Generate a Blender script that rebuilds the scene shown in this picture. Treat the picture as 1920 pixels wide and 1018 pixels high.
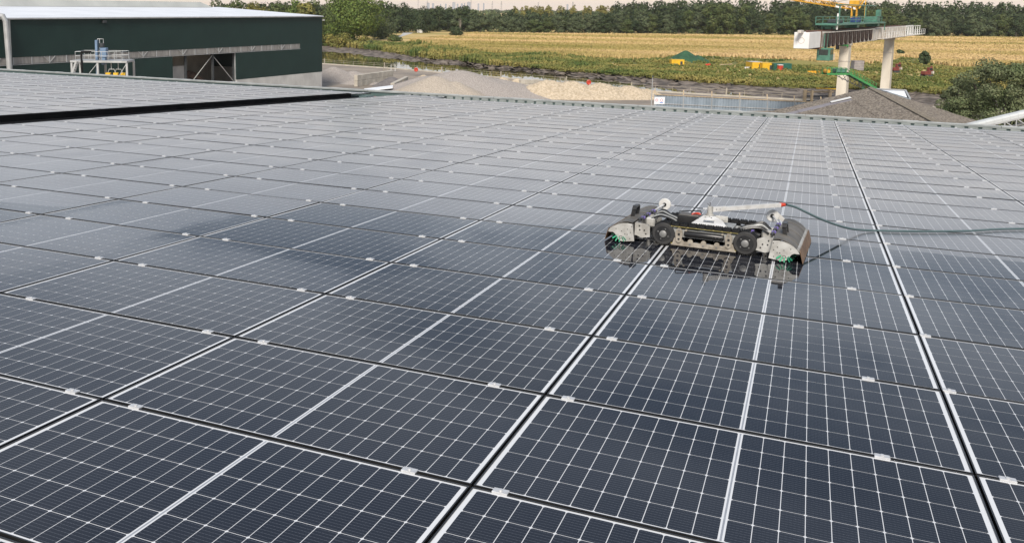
import bpy, math, random
import numpy as np
from mathutils import Matrix, Vector
R_ = random.Random(7)
scene = bpy.context.scene
for o in list(bpy.data.objects): bpy.data.objects.remove(o)
COL = scene.collection

# ------------------------------------------------------------------ camera
Z0 = 15.0                                   # height of the panel field's origin above the yard
W3 = np.array([[0.999986363, 0.0, 0.005222355], [-0.000268895, 0.998673545, 0.051488613], [-0.005215427, -0.051489315, 0.998659927]])
CW = np.array([1.0555423, -3.10555, 1.7790445 + Z0])
RW = np.array([[0.91258173, 0.4088008, 0.00874574], [0.0676235, -0.12979524, -0.98923216], [-0.40326374, 0.90334661, -0.14609331]])
F, CX, CY = 1733.436, 743.771, 270.0
cam_data = bpy.data.cameras.new('camera'); cam = bpy.data.objects.new('camera', cam_data); COL.objects.link(cam)
cam_data.sensor_width = 36.0; cam_data.lens = F / 1920 * 36
cam_data.shift_x = (960 - CX) / 1920; cam_data.shift_y = (CY - 509) / 1920
cam_data.clip_start = 0.1; cam_data.clip_end = 20000
m = Matrix.Identity(4)
for r in range(3):
    m[r][0] = RW[0][r]; m[r][1] = -RW[1][r]; m[r][2] = -RW[2][r]; m[r][3] = CW[r]
cam.matrix_world = m
scene.camera = cam

# ------------------------------------------------------------------ sky, sun, exposure
SUN_EL, SUN_AZ = math.radians(40), math.radians(168)      # veiled evening sun, behind the camera to its side
world = bpy.data.worlds.new('World'); scene.world = world; world.use_nodes = True
nt = world.node_tree; nt.nodes.clear()
def N(t, ty, **kw):
    n = t.nodes.new(ty)
    for k, v in kw.items(): setattr(n, k, v)
    return n
wo = N(nt, 'ShaderNodeOutputWorld'); bg = N(nt, 'ShaderNodeBackground')
sky = N(nt, 'ShaderNodeTexSky', sky_type='NISHITA', sun_disc=False)
sky.sun_elevation = SUN_EL; sky.sun_rotation = SUN_AZ; sky.dust_density = 4.0; sky.air_density = 1.5
tc = N(nt, 'ShaderNodeTexCoord'); sep = N(nt, 'ShaderNodeSeparateXYZ')
nt.links.new(tc.outputs['Generated'], sep.inputs[0])
ramp = N(nt, 'ShaderNodeValToRGB')                        # thin overcast: peach at the horizon, grey-blue above
cr = ramp.color_ramp
cr.elements[0].position = 0.0; cr.elements[0].color = (9.3, 7.6, 6.2, 1)
cr.elements[1].position = 1.0; cr.elements[1].color = (3.8, 4.3, 5.2, 1)
for p, c in ((0.025, (9.0, 8.1, 7.3, 1)), (0.06, (8.5, 8.4, 8.5, 1)), (0.14, (6.8, 7.4, 8.5, 1)), (0.3, (3.4, 3.9, 4.8, 1))):
    e = cr.elements.new(p); e.color = c
nt.links.new(sep.outputs[2], ramp.inputs[0])
mp = N(nt, 'ShaderNodeMapping'); mp.inputs['Scale'].default_value = (1.0, 1.0, 3.2)
nt.links.new(tc.outputs['Generated'], mp.inputs[0])
cl = N(nt, 'ShaderNodeTexNoise'); cl.inputs['Scale'].default_value = 2.6; cl.inputs['Detail'].default_value = 6; cl.inputs['Roughness'].default_value = 0.55
nt.links.new(mp.outputs[0], cl.inputs['Vector'])
clr = N(nt, 'ShaderNodeMapRange', interpolation_type='SMOOTHSTEP'); clr.inputs[1].default_value = 0.36; clr.inputs[2].default_value = 0.60; clr.inputs[3].default_value = 0.0; clr.inputs[4].default_value = 1.0
nt.links.new(cl.outputs['Fac'], clr.inputs[0])
low = N(nt, 'ShaderNodeMapRange'); low.inputs[1].default_value = 0.05; low.inputs[2].default_value = 0.2; low.inputs[3].default_value = 1.0; low.inputs[4].default_value = 0.0
nt.links.new(sep.outputs[2], low.inputs[0])                # clouds close up towards the horizon
cmx = N(nt, 'ShaderNodeMath', operation='MAXIMUM'); nt.links.new(low.outputs[0], cmx.inputs[0]); nt.links.new(clr.outputs[0], cmx.inputs[1])
mul = N(nt, 'ShaderNodeMix', data_type='RGBA'); mul.inputs[6].default_value = (1.8, 2.4, 3.5, 1)   # blue between the clouds
nt.links.new(cmx.outputs[0], mul.inputs[0]); nt.links.new(ramp.outputs[0], mul.inputs[7])
mx = N(nt, 'ShaderNodeMix', data_type='RGBA'); mx.inputs[0].default_value = 0.82
nt.links.new(sky.outputs[0], mx.inputs[6]); nt.links.new(mul.outputs[2], mx.inputs[7])
nt.links.new(mx.outputs[2], bg.inputs[0]); bg.inputs[1].default_value = 0.1
nt.links.new(bg.outputs[0], wo.inputs[0])
sd = bpy.data.lights.new('sun', 'SUN'); sd.energy = 3.6; sd.angle = math.radians(16); sd.color = (1.0, 0.93, 0.84)
sun = bpy.data.objects.new('sun', sd); COL.objects.link(sun)
sv = Vector((math.sin(SUN_AZ) * math.cos(SUN_EL), math.cos(SUN_AZ) * math.cos(SUN_EL), math.sin(SUN_EL)))
sun.rotation_euler = sv.to_track_quat('Z', 'Y').to_euler()
vs = scene.view_settings; vs.view_transform = 'Standard'; vs.look = 'None'; vs.exposure = 0.35; vs.gamma = 1.0; vs.use_curve_mapping = False

# ------------------------------------------------------------------ helpers
def ray(px, py):
    v = RW.T @ np.array([(px - CX) / F, (py - CY) / F, 1.0]); return v
def at(px, py, z=0.0):                       # point of height z seen at a place of the photograph
    v = ray(px, py); return CW + v * ((z - CW[2]) / v[2])
def P(px, py, depth):                        # point at a camera depth
    return CW + ray(px, py) * depth
def proj(w):
    q = RW @ (np.asarray(w, float) - CW)
    return CX + F * q[0] / q[2], CY + F * q[1] / q[2], q[2]
def zat(px, py, depth): return P(px, py, depth)[2]
MROOF = Matrix(((W3[0][0], W3[0][1], W3[0][2], 0), (W3[1][0], W3[1][1], W3[1][2], 0), (W3[2][0], W3[2][1], W3[2][2], Z0), (0, 0, 0, 1)))
def roofpt(x, y, z=0.0): return MROOF @ Vector((x, y, z))

class MB:
    def __init__(s): s.v = []; s.f = []; s.uv = None
    def add(s, vs, fs):
        n = len(s.v); s.v += [tuple(map(float, v)) for v in vs]; s.f += [tuple(i + n for i in f) for f in fs]; return s
    def box(s, x0, x1, y0, y1, z0, z1):
        return s.add([(x0,y0,z0),(x1,y0,z0),(x1,y1,z0),(x0,y1,z0),(x0,y0,z1),(x1,y0,z1),(x1,y1,z1),(x0,y1,z1)],
                     [(0,3,2,1),(4,5,6,7),(0,1,5,4),(1,2,6,5),(2,3,7,6),(3,0,4,7)])
    def bbox(s, x0, x1, y0, y1, z0, z1, b):  # box with chamfered edges
        n = len(s.v)
        pts = []; cx = ((x0, 1), (x1, -1)); cy = ((y0, 1), (y1, -1)); cz = ((z0, 1), (z1, -1))
        for X, sx in cx:
            for Y, sy in cy:
                for Zc, sz in cz:
                    pts += [(X, Y + sy*b, Zc + sz*b), (X + sx*b, Y, Zc + sz*b), (X + sx*b, Y + sy*b, Zc)]
        I = lambda i, j, k, c: (i*4 + j*2 + k)*3 + c
        fs = []
        for i in (0, 1):
            fs.append([I(i,0,0,0), I(i,1,0,0), I(i,1,1,0), I(i,0,1,0)][::(-1 if i == 0 else 1)])
            fs.append([I(0,i,0,1), I(1,i,0,1), I(1,i,1,1), I(0,i,1,1)][::(1 if i == 0 else -1)])
            fs.append([I(0,0,i,2), I(1,0,i,2), I(1,1,i,2), I(0,1,i,2)][::(-1 if i == 0 else 1)])
        for a in (0, 1):
            for c in (0, 1):
                fs.append([I(a,c,0,0), I(a,c,0,1), I(a,c,1,1), I(a,c,1,0)])
                fs.append([I(a,0,c,0), I(a,0,c,2), I(a,1,c,2), I(a,1,c,0)])
                fs.append([I(0,a,c,1), I(0,a,c,2), I(1,a,c,2), I(1,a,c,1)])
                for k in (0, 1): fs.append([I(a,c,k,0), I(a,c,k,1), I(a,c,k,2)])
        return s.add(pts, fs)
    def tube(s, pts, r, n=8, cap=True):
        pts = [Vector(p) for p in pts]; rings = []
        up = None
        for i, p in enumerate(pts):
            t = (pts[min(i+1, len(pts)-1)] - pts[max(i-1, 0)]).normalized()
            if up is None:
                up = Vector((0,0,1)) if abs(t.z) < .9 else Vector((1,0,0))
            a = t.cross(up).normalized(); b = a.cross(t).normalized(); up = b
            rr = r[i] if isinstance(r, (list, tuple)) else r
            rings.append([p + (a*math.cos(2*math.pi*k/n) + b*math.sin(2*math.pi*k/n))*rr for k in range(n)])
        fs = []
        for i in range(len(pts)-1):
            for k in range(n): fs.append((i*n+k, i*n+(k+1)%n, (i+1)*n+(k+1)%n, (i+1)*n+k))
        if cap: fs += [tuple(range(n))[::-1], tuple(range((len(pts)-1)*n, len(pts)*n))]
        return s.add([v for r2 in rings for v in r2], fs)
    def bar(s, a, b, w, h=None):             # rectangular bar from a to b
        h = h or w; a, b = Vector(a), Vector(b); t = (b-a).normalized()
        up = Vector((0,0,1)) if abs(t.z) < .95 else Vector((0,1,0))
        x = t.cross(up).normalized()*w/2; y = x.cross(t).normalized()*h/2
        return s.add([a-x-y, a+x-y, a+x+y, a-x+y, b-x-y, b+x-y, b+x+y, b-x+y],
                     [(0,1,2,3),(4,7,6,5),(0,4,5,1),(1,5,6,2),(2,6,7,3),(3,7,4,0)])
    def prism(s, poly, y0, y1, axis='y'):    # polygon (a,z) extruded along an axis
        n = len(poly)
        if axis == 'y': A = [(p[0], y0, p[1]) for p in poly]; B = [(p[0], y1, p[1]) for p in poly]
        elif axis == 'z': A = [(p[0], p[1], y0) for p in poly]; B = [(p[0], p[1], y1) for p in poly]
        else: A = [(y0, p[0], p[1]) for p in poly]; B = [(y1, p[0], p[1]) for p in poly]
        return s.add(A + B, [tuple(range(n)), tuple(range(2*n-1, n-1, -1))] + [(i, n+i, n+(i+1)%n, (i+1)%n) for i in range(n)])
    def disc(s, c, axis, r, w, n=24):
        c = Vector(c); ax = {'x': Vector((1,0,0)), 'y': Vector((0,1,0)), 'z': Vector((0,0,1))}[axis]
        return s.tube([c - ax*w/2, c + ax*w/2], r, n)
    def mesh(s, name):
        me = bpy.data.meshes.new(name); me.from_pydata(s.v, [], s.f)
        if s.uv is not None:
            l = me.uv_layers.new(name='UVMap'); l.data.foreach_set('uv', np.array(s.uv, 'f').ravel())
        me.validate(); me.update(); return me
    def build(s, name, mat, parent=None, smooth=None):
        me = s.mesh(name); return link(name, me, mat, parent, smooth)
def link(name, me, mat=None, parent=None, smooth=None):
    if mat is not None and not me.materials: me.materials.append(mat)
    if smooth:
        me.polygons.foreach_set('use_smooth', [True]*len(me.polygons))
        if smooth < 3.1:
            try: me.set_sharp_from_angle(angle=smooth)
            except Exception: pass
    o = bpy.data.objects.new(name, me); COL.objects.link(o)
    if parent is not None: o.parent = parent
    return o
def tag(o, label=None, cat=None, group=None, kind=None):
    for k, v in (('label', label), ('category', cat), ('group', group), ('kind', kind)):
        if v: o[k] = v
    return o
def empty(name, loc=(0,0,0), rz=0.0, mat4=None):
    o = bpy.data.objects.new(name, None); COL.objects.link(o); o.empty_display_size = 0.3
    if mat4 is not None: o.matrix_world = mat4
    else: o.location = [float(c) for c in loc]; o.rotation_euler = (0, 0, rz)
    return o
def copy_tree(o, parent=None):
    c = o.copy(); COL.objects.link(c); c.parent = parent
    for ch in o.children: copy_tree(ch, c)
    return c

# ------------------------------------------------------------------ materials
def newmat(name):
    mt = bpy.data.materials.new(name); mt.use_nodes = True; t = mt.node_tree
    return mt, t, t.nodes['Principled BSDF']
def L(t, a, b): t.links.new(a, b)
def pm(name, c1, c2=None, scale=4.0, rough=0.6, metal=0.0, bump=0.0, bscale=None, coords='Object', spec=0.5, detail=5, lo=.35, hi=.65, island=0.0, stretch=None, trans=0.0, r2=None):
    mt, t, b = newmat(name)
    b.inputs['Roughness'].default_value = rough; b.inputs['Metallic'].default_value = metal
    b.inputs['Specular IOR Level'].default_value = spec
    if coords == 'Object':
        co = N(t, 'ShaderNodeTexCoord').outputs['Object']
    else: co = N(t, 'ShaderNodeNewGeometry').outputs['Position']
    if stretch:
        mpn = N(t, 'ShaderNodeMapping'); mpn.inputs['Scale'].default_value = stretch; L(t, co, mpn.inputs[0]); co = mpn.outputs[0]
    col = None
    if c2 is None: c2 = tuple(x*.82 for x in c1)
    nz = N(t, 'ShaderNodeTexNoise'); nz.inputs['Scale'].default_value = scale; nz.inputs['Detail'].default_value = detail
    L(t, co, nz.inputs['Vector'])
    mr = N(t, 'ShaderNodeMapRange'); mr.inputs[1].default_value = lo; mr.inputs[2].default_value = hi; L(t, nz.outputs['Fac'], mr.inputs[0])
    mxn = N(t, 'ShaderNodeMix', data_type='RGBA'); mxn.inputs[6].default_value = (*c1, 1); mxn.inputs[7].default_value = (*c2, 1)
    L(t, mr.outputs[0], mxn.inputs[0]); col = mxn.outputs[2]
    if r2 is not None:
        rr = N(t, 'ShaderNodeMapRange'); rr.inputs[1].default_value = lo; rr.inputs[2].default_value = hi; rr.inputs[3].default_value = rough; rr.inputs[4].default_value = r2
        L(t, nz.outputs['Fac'], rr.inputs[0]); L(t, rr.outputs[0], b.inputs['Roughness'])
    if island:
        g = N(t, 'ShaderNodeNewGeometry'); hsv = N(t, 'ShaderNodeHueSaturation')
        m1 = N(t, 'ShaderNodeMapRange'); m1.inputs[3].default_value = 1-island; m1.inputs[4].default_value = 1+island; L(t, g.outputs['Random Per Island'], m1.inputs[0])
        m2 = N(t, 'ShaderNodeMapRange'); m2.inputs[3].default_value = .5-island*.06; m2.inputs[4].default_value = .5+island*.05
        w = N(t, 'ShaderNodeTexWhiteNoise', noise_dimensions='1D'); L(t, g.outputs['Random Per Island'], w.inputs['W']); L(t, w.outputs['Value'], m2.inputs[0])
        L(t, m1.outputs[0], hsv.inputs['Value']); L(t, m2.outputs[0], hsv.inputs['Hue']); L(t, col, hsv.inputs['Color']); col = hsv.outputs[0]
    L(t, col, b.inputs['Base Color'])
    if bump:
        bn = N(t, 'ShaderNodeBump'); bn.inputs['Strength'].default_value = bump; bn.inputs['Distance'].default_value = 0.3
        n2 = N(t, 'ShaderNodeTexNoise'); n2.inputs['Scale'].default_value = bscale or scale*4; n2.inputs['Detail'].default_value = 6
        L(t, co, n2.inputs['Vector']); L(t, n2.outputs['Fac'], bn.inputs['Height']); L(t, bn.outputs[0], b.inputs['Normal'])
    if trans:
        b.inputs['Subsurface Weight'].default_value = 0
        tr = N(t, 'ShaderNodeBsdfTranslucent'); L(t, col, tr.inputs[0]); ms = N(t, 'ShaderNodeMixShader'); ms.inputs[0].default_value = trans
        L(t, b.outputs[0], ms.inputs[1]); L(t, tr.outputs[0], ms.inputs[2]); L(t, ms.outputs[0], t.nodes['Material Output'].inputs[0])
    return mt

PXP, PYP = 1.775, 1.058                      # panel pitch
def math_(t, op, a, b=None, c=None, clamp=False):
    n = N(t, 'ShaderNodeMath', operation=op); n.use_clamp = clamp
    for i, x in enumerate((a, b, c)):
        if x is None: continue
        if isinstance(x, (int, float)): n.inputs[i].default_value = x
        else: L(t, x, n.inputs[i])
    return n.outputs[0]
def pv_material(name, cell):
    """glass-covered face of a panel: dark cell or white backsheet, with dust and the robot's washed strip"""
    mt, t, b = newmat(name)
    g = N(t, 'ShaderNodeNewGeometry'); sp = N(t, 'ShaderNodeSeparateXYZ'); L(t, g.outputs['Position'], sp.inputs[0])
    x, y = sp.outputs[0], sp.outputs[1]
    def noise(scale, detail=4, rough=.55):
        n = N(t, 'ShaderNodeTexNoise'); n.inputs['Scale'].default_value = scale; n.inputs['Detail'].default_value = detail; n.inputs['Roughness'].default_value = rough
        L(t, g.outputs['Position'], n.inputs['Vector']); return n.outputs['Fac']
    # random value of the panel
    fx = math_(t, 'FLOOR', math_(t, 'DIVIDE', x, PXP)); fy = math_(t, 'FLOOR', math_(t, 'DIVIDE', y, PYP*0.99867))
    cv = N(t, 'ShaderNodeCombineXYZ'); L(t, fx, cv.inputs[0]); L(t, fy, cv.inputs[1])
    wn = N(t, 'ShaderNodeTexWhiteNoise', noise_dimensions='3D'); L(t, cv.outputs[0], wn.inputs['Vector']); rnd = wn.outputs['Value']
    # washed strip: far edge as a function of x
    rp = N(t, 'ShaderNodeValToRGB'); rp.color_ramp.interpolation = 'LINEAR'
    stops = [(-8, 3.1), (-5.4, 3.6), (-5.3, 4.2), (-3.6, 4.25), (-3.5, 5.27), (-1.7, 5.27), (-1.0, 5.45), (-.6, 5.9), (0.9, 6.2), (1.9, 6.08), (3.0, 6.25), (8, 6.5)]
    els = rp.color_ramp.elements
    for i, (sx, syv) in enumerate(stops):
        e = els[i] if i < 2 else els.new(0.5)
        e.position = (sx+8)/16
    for e, (sx, syv) in zip(sorted(els, key=lambda q: q.position), stops): e.position = (sx+8)/16; e.color = (syv/8,)*3 + (1,)
    L(t, math_(t, 'DIVIDE', math_(t, 'ADD', x, 8.0), 16.0, clamp=True), rp.inputs[0])
    yb = math_(t, 'MULTIPLY', rp.outputs[0], 8.0)
    yb = math_(t, 'ADD', yb, math_(t, 'MULTIPLY', math_(t, 'SUBTRACT', noise(5.0), .5), .22))
    wet = N(t, 'ShaderNodeMapRange', interpolation_type='SMOOTHSTEP'); wet.inputs[1].default_value = 0.0; wet.inputs[2].default_value = 0.05
    L(t, math_(t, 'SUBTRACT', yb, y), wet.inputs[0])
    lo_ = N(t, 'ShaderNodeValToRGB'); le = lo_.color_ramp.elements         # near edge of the washed strip
    lst = [(-8, 1.9), (-5.4, 2.2), (-3.4, 3.0), (-2.0, 2.7), (-1.5, 1.7), (-.4, 1.0), (1.2, .4), (8, .4)]
    for i in range(len(lst)-2): le.new(0.5)
    for e, (sx, syv) in zip(list(le), lst): e.position = (sx+8)/16
    for e, (sx, syv) in zip(sorted(le, key=lambda q: q.position), lst): e.position = (sx+8)/16; e.color = (syv/8,)*3 + (1,)
    L(t, math_(t, 'DIVIDE', math_(t, 'ADD', x, 8.0), 16.0, clamp=True), lo_.inputs[0])
    yl = math_(t, 'MULTIPLY_ADD', lo_.outputs[0], 8.0, math_(t, 'MULTIPLY', math_(t, 'SUBTRACT', noise(.9), .5), 1.6))
    near = N(t, 'ShaderNodeMapRange', interpolation_type='SMOOTHSTEP'); near.inputs[1].default_value = -.25; near.inputs[2].default_value = .3; near.inputs[3].default_value = .5; L(t, math_(t, 'SUBTRACT', y, yl), near.inputs[0])
    gapm = N(t, 'ShaderNodeMapRange', interpolation_type='SMOOTHSTEP'); gapm.inputs[1].default_value = .55; gapm.inputs[2].default_value = .75; gapm.inputs[3].default_value = .25    # the stretch it has not reached yet
    L(t, math_(t, 'ABSOLUTE', math_(t, 'ADD', math_(t, 'ADD', x, 4.5), math_(t, 'MULTIPLY', math_(t, 'SUBTRACT', noise(1.4), .5), .5))), gapm.inputs[0])
    clean = math_(t, 'MULTIPLY', math_(t, 'MULTIPLY', wet.outputs[0], near.outputs[0]), gapm.outputs[0])
    dirty = math_(t, 'SUBTRACT', 1.0, clean)
    # dust: blotches, wiped arcs and a fine film
    bl = N(t, 'ShaderNodeMapRange'); bl.inputs[1].default_value = .38; bl.inputs[2].default_value = .72; L(t, noise(1.1, 6, .6), bl.inputs[0])
    fine = N(t, 'ShaderNodeMapRange'); fine.inputs[1].default_value = .3; fine.inputs[2].default_value = .8; L(t, noise(38, 3), fine.inputs[0])
    dust = math_(t, 'ADD', math_(t, 'MULTIPLY', bl.outputs[0], .035), math_(t, 'MULTIPLY', fine.outputs[0], .008))
    dust = math_(t, 'ADD', dust, math_(t, 'MULTIPLY', math_(t, 'POWER', rnd, 2.0), .03))
    dust = math_(t, 'ADD', dust, .012)
    dust = math_(t, 'MULTIPLY', dust, math_(t, 'MULTIPLY_ADD', dirty, .9, .1))
    if cell:
        uv = N(t, 'ShaderNodeUVMap'); su = N(t, 'ShaderNodeSeparateXYZ'); L(t, uv.outputs[0], su.inputs[0])
        bb = math_(t, 'FRACT', math_(t, 'MULTIPLY', su.outputs[1], 9.0))
        line = math_(t, 'LESS_THAN', math_(t, 'ABSOLUTE', math_(t, 'SUBTRACT', bb, .5)), .055)
        dash = math_(t, 'GREATER_THAN', math_(t, 'FRACT', math_(t, 'MULTIPLY', su.outputs[0], 6.0)), .25)
        line = math_(t, 'MULTIPLY', line, math_(t, 'MULTIPLY_ADD', dash, .45, .3))
        c1 = N(t, 'ShaderNodeMix', data_type='RGBA'); c1.inputs[6].default_value = (.006, .0075, .0135, 1); c1.inputs[7].default_value = (.0085, .0095, .014, 1); L(t, rnd, c1.inputs[0])
        c2 = N(t, 'ShaderNodeMix', data_type='RGBA'); L(t, line, c2.inputs[0]); L(t, c1.outputs[2], c2.inputs[6]); c2.inputs[7].default_value = (.10, .11, .13, 1)
        basec = c2.outputs[2]
    else:
        rg = N(t, 'ShaderNodeRGB'); rg.outputs[0].default_value = (.68, .69, .70, 1); basec = rg.outputs[0]
    dm = N(t, 'ShaderNodeMix', data_type='RGBA'); L(t, dust, dm.inputs[0]); L(t, basec, dm.inputs[6]); dm.inputs[7].default_value = (.34, .335, .335, 1)
    L(t, dm.outputs[2], b.inputs['Base Color'])
    ro = math_(t, 'MULTIPLY_ADD', bl.outputs[0], .09, .11); ro = math_(t, 'MULTIPLY', ro, dirty); ro = math_(t, 'ADD', ro, .025)
    L(t, ro, b.inputs['Roughness']); L(t, math_(t, 'MULTIPLY_ADD', dirty, .19, 1.32), b.inputs['IOR'])
    L(t, math_(t, 'MULTIPLY', dirty, .75), b.inputs['Sheen Weight']); b.inputs['Sheen Roughness'].default_value = .24; b.inputs['Sheen Tint'].default_value = (.87, .87, .89, 1)
    return mt

M = {}
M['cell'] = pv_material('pv_cell_glass', True); M['back'] = pv_material('pv_backsheet_glass', False)
M['frame'] = pm('black_anodised_frame', (.012,.012,.013), (.02,.02,.02), 6, .3, spec=.5)
M['clamp'] = pm('clamp_aluminium', (.62,.63,.64), (.5,.5,.5), 30, .35, .3)
M['sheet'] = pm('painted_roof_sheet', (.06,.10,.095), (.09,.13,.125), 3, .5)
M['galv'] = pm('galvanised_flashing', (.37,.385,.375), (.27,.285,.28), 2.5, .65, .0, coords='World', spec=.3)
M['galv_face'] = pm('darker_flashing_face', (.27,.29,.285), (.20,.22,.215), 2.5, .7, coords='World', spec=.3)  # upright face and foot, a darker grey than the cap
M['black'] = pm('black_rubber', (.009,.009,.01), (.016,.016,.016), 12, .75, spec=.2)
M['blackgloss'] = pm('black_plastic', (.012,.012,.013), (.022,.022,.022), 9, .35)
M['void'] = pm('bitumen_black', (.006,.007,.008), (.010,.010,.011), 3, .95, spec=.05)

# ------------------------------------------------------------------ own roof
roof = empty('solar_roof', mat4=MROOF); tag(roof, kind='structure')
def eave_y(x): return 27.12 - .042*(x - 6.6)
XL, XR = -36.0, 9.2
mb = MB()                                     # ribbed sheet under and beyond the panels
pitch = 1/3
xs = np.arange(-54, 16, pitch)
prof = []
for x in xs: prof += [(x, -.16), (x+.13, -.16), (x+.16, -.115), (x+.22, -.115), (x+.25, -.16)]
vsn = []
for (x, z) in prof: vsn += [(x, -6.0, z), (x, eave_y(x)-.02, z)]
mb.add(vsn, [(2*i, 2*i+2, 2*i+3, 2*i+1) for i in range(len(prof)-1)])
o = mb.build('roof_sheet', M['sheet'], roof)
mb = MB()                                     # the flashing along the eave and its notched foot
a, bq = (-54, eave_y(-54)), (16, eave_y(16))
gl = tag(empty('eave_flashing', mat4=MROOF), 'pale galvanised flashing along the far eave with notched foot', 'flashing')
def eave_bar(x0, x1, prof2):
    out = MB(); n = len(prof2); vv = []
    for x in (x0, x1): vv += [(x, eave_y(x)+d, z) for d, z in prof2]
    out.add(vv, [tuple(range(n)), tuple(range(2*n-1, n-1, -1))] + [(i, n+i, n+(i+1)%n, (i+1)%n) for i in range(n)]); return out
segs = np.arange(-54, 16.1, 5.0)
for x0, x1 in zip(segs[:-1], segs[1:]):
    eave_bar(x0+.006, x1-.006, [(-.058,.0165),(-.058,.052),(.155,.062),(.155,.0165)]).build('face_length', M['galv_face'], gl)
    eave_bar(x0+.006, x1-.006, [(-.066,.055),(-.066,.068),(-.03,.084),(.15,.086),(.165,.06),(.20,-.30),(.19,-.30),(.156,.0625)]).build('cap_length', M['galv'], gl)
foot = MB(); bk = MB()
for x in xs:
    if -12.5 < x < 13:
        y0 = eave_y(x)
        foot.prism([(x-.135,-.15),(x+.15,-.15),(x+.125,.016),(x-.105,.016)], y0-.05, y0-.012)
eave_bar(-50, 13, [(-.011,-.15),(-.011,.016),(-.006,.016),(-.006,-.15)]).build('shade_strip', M['sheet'], gl)  # dark backing strip put in as the shade behind the foot's notches
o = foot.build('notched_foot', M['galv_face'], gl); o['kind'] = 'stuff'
for x in np.arange(-49, 13, 2.4):
    y0 = eave_y(x); MB().bbox(x-.2, x+.2, y0+.035, y0+.14, .0862, .092, .002).build('joint_cover', M['clamp'], gl)
# black valley strip between the two panel fields
vl = tag(empty('valley_gutter', mat4=MROOF), 'black valley gutter running between the two fields of panels', 'gutter')
vm = MB(); vm.box(-13.62, -13.50, -6, 25.6, -.10, .045); vm.build('far_side', M['void'], vl)
MB().box(-13.50, -12.47, -6, 25.6, -.10, -.085).build('bottom', M['void'], vl)
MB().bbox(-12.75, -12.47, 24.7, 25.3, -.08, .02, .01).build('junction_box', M['sheet'], vl)
MB().tube([(-12.9,25.9,-.06),(-12.4,25.8,-.05),(-12.0,25.95,-.06)], .03, 8).build('cable', pm('red_cable', (.35,.05,.04), rough=.5), vl)

# panels
PW, PH = 1.765, 1.041
FRW = .006
CWD, CHT, GAP = .0820, .1650, .0029
frm = MB()
x0, x1, y0, y1 = 0, PW, 0, PH
for (a0, a1, b0, b1) in ((x0, x1, y0, y0+FRW), (x0, x1, y1-FRW, y1), (x0, x0+FRW, y0+FRW, y1-FRW), (x1-FRW, x1, y0+FRW, y1-FRW)):
    frm.box(a0, a1, b0, b1, -.035, 0)
me_frame = frm.mesh('frame'); me_frame.materials.append(M['frame'])
bkm = MB(); bkm.add([(FRW,FRW,-.0035),(PW-FRW,FRW,-.0035),(PW-FRW,PH-FRW,-.0035),(FRW,PH-FRW,-.0035)], [(0,1,2,3)])
me_back = bkm.mesh('laminate'); me_back.materials.append(M['back'])
def cell_poly(cx, cy):
    hx, hy, c = CWD/2, CHT/2, .0055
    return [(cx-hx+c,cy-hy),(cx+hx-c,cy-hy),(cx+hx,cy-hy+c),(cx+hx,cy+hy-c),(cx+hx-c,cy+hy),(cx-hx+c,cy+hy),(cx-hx,cy+hy-c),(cx-hx,cy-hy+c)]
def cell_uv(poly, cx, cy): return [((p[0]-cx)/CWD+.5, (p[1]-cy)/CHT+.5) for p in poly]
centres = []
CS = .022                                     # white strip in the middle of the panel
tot = 20*CWD + 18*GAP + CS; mx0 = (PW - tot)/2; toty = 6*CHT + 5*GAP; my0 = (PH - toty)/2
for i in range(20):
    cx = mx0 + CWD/2 + i*(CWD+GAP) + (CS-GAP if i >= 10 else 0)
    for j in range(6): centres.append((cx, my0 + CHT/2 + j*(CHT+GAP)))
cm = MB(); cm.uv = []
for c in centres:
    pl = cell_poly(*c); cm.add([(p[0], p[1], -.0031) for p in pl], [tuple(range(8))]); cm.uv += cell_uv(pl, *c)
me_cells = cm.mesh('cells'); me_cells.materials.append(M['cell'])
c1 = MB(); pl = cell_poly(0, 0); c1.uv = cell_uv(pl, 0, 0); c1.add([(p[0], p[1], 0) for p in pl], [tuple(range(8))])
me_cell = c1.mesh('cell'); me_cell.materials.append(M['cell'])
rb = MB()                                     # printed ribbon of the centre strip
rb.box(PW/2-.0035, PW/2+.0035, my0, PH-my0, -.0034, -.0030)
me_rib = rb.mesh('centre_ribbon'); me_rib.materials.append(pm('ribbon_silver', (.45,.46,.48), (.38,.39,.41), 20, .3, .4))
kl = MB(); kl.bbox(-.030,.030,-.018,.018,-.004,.005,.002); kl.disc((0,0,.007),'z',.008,.006,10)
me_clamp = kl.mesh('clamp'); me_clamp.materials.append(M['clamp'])

def clampx(i):
    s = max(-3, min(3, i)); return (1.25 - .9*s) * .0858, (16.75 - .9*s) * .0858 if s > -3 else 19.0*.0858
cand = []
for i in list(range(-7, 8)) + [-100-k for k in range(18)]:
    left = i <= -100
    x = i*PXP if not left else -13.64 - (-100 - i + 1)*PXP + .02
    jmax = int((eave_y(x) - .35) / PYP) - 0
    for j in range(-4, jmax):
        y = j*PYP
        q = [proj(roofpt(x+a, y+b)) for a, b in ((0,0),(PW,0),(PW,PH),(0,PH))]
        if min(z for *_, z in q) < .3: continue
        ux = [p[0] for p in q]; uy = [p[1] for p in q]
        if max(ux) < -500 or min(ux) > 2500 or max(uy) < -60 or min(uy) > 1700: continue
        area = .5*abs(sum(q[k][0]*q[(k+1)%4][1]-q[(k+1)%4][0]*q[k][1] for k in range(4)))
        # only what lies in the frame counts
        cxp = np.clip(ux, 0, 1920); cyp = np.clip(uy, 0, 1018)
        a2 = .5*abs(sum(cxp[k]*cyp[(k+1)%4]-cxp[(k+1)%4]*cyp[k] for k in range(4)))
        cand.append((a2, area, i, j, x, y, left, jmax))
n_seen = sum(1 for c in cand if c[0] > 4)
cand.sort(key=lambda c: -c[0])
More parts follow.
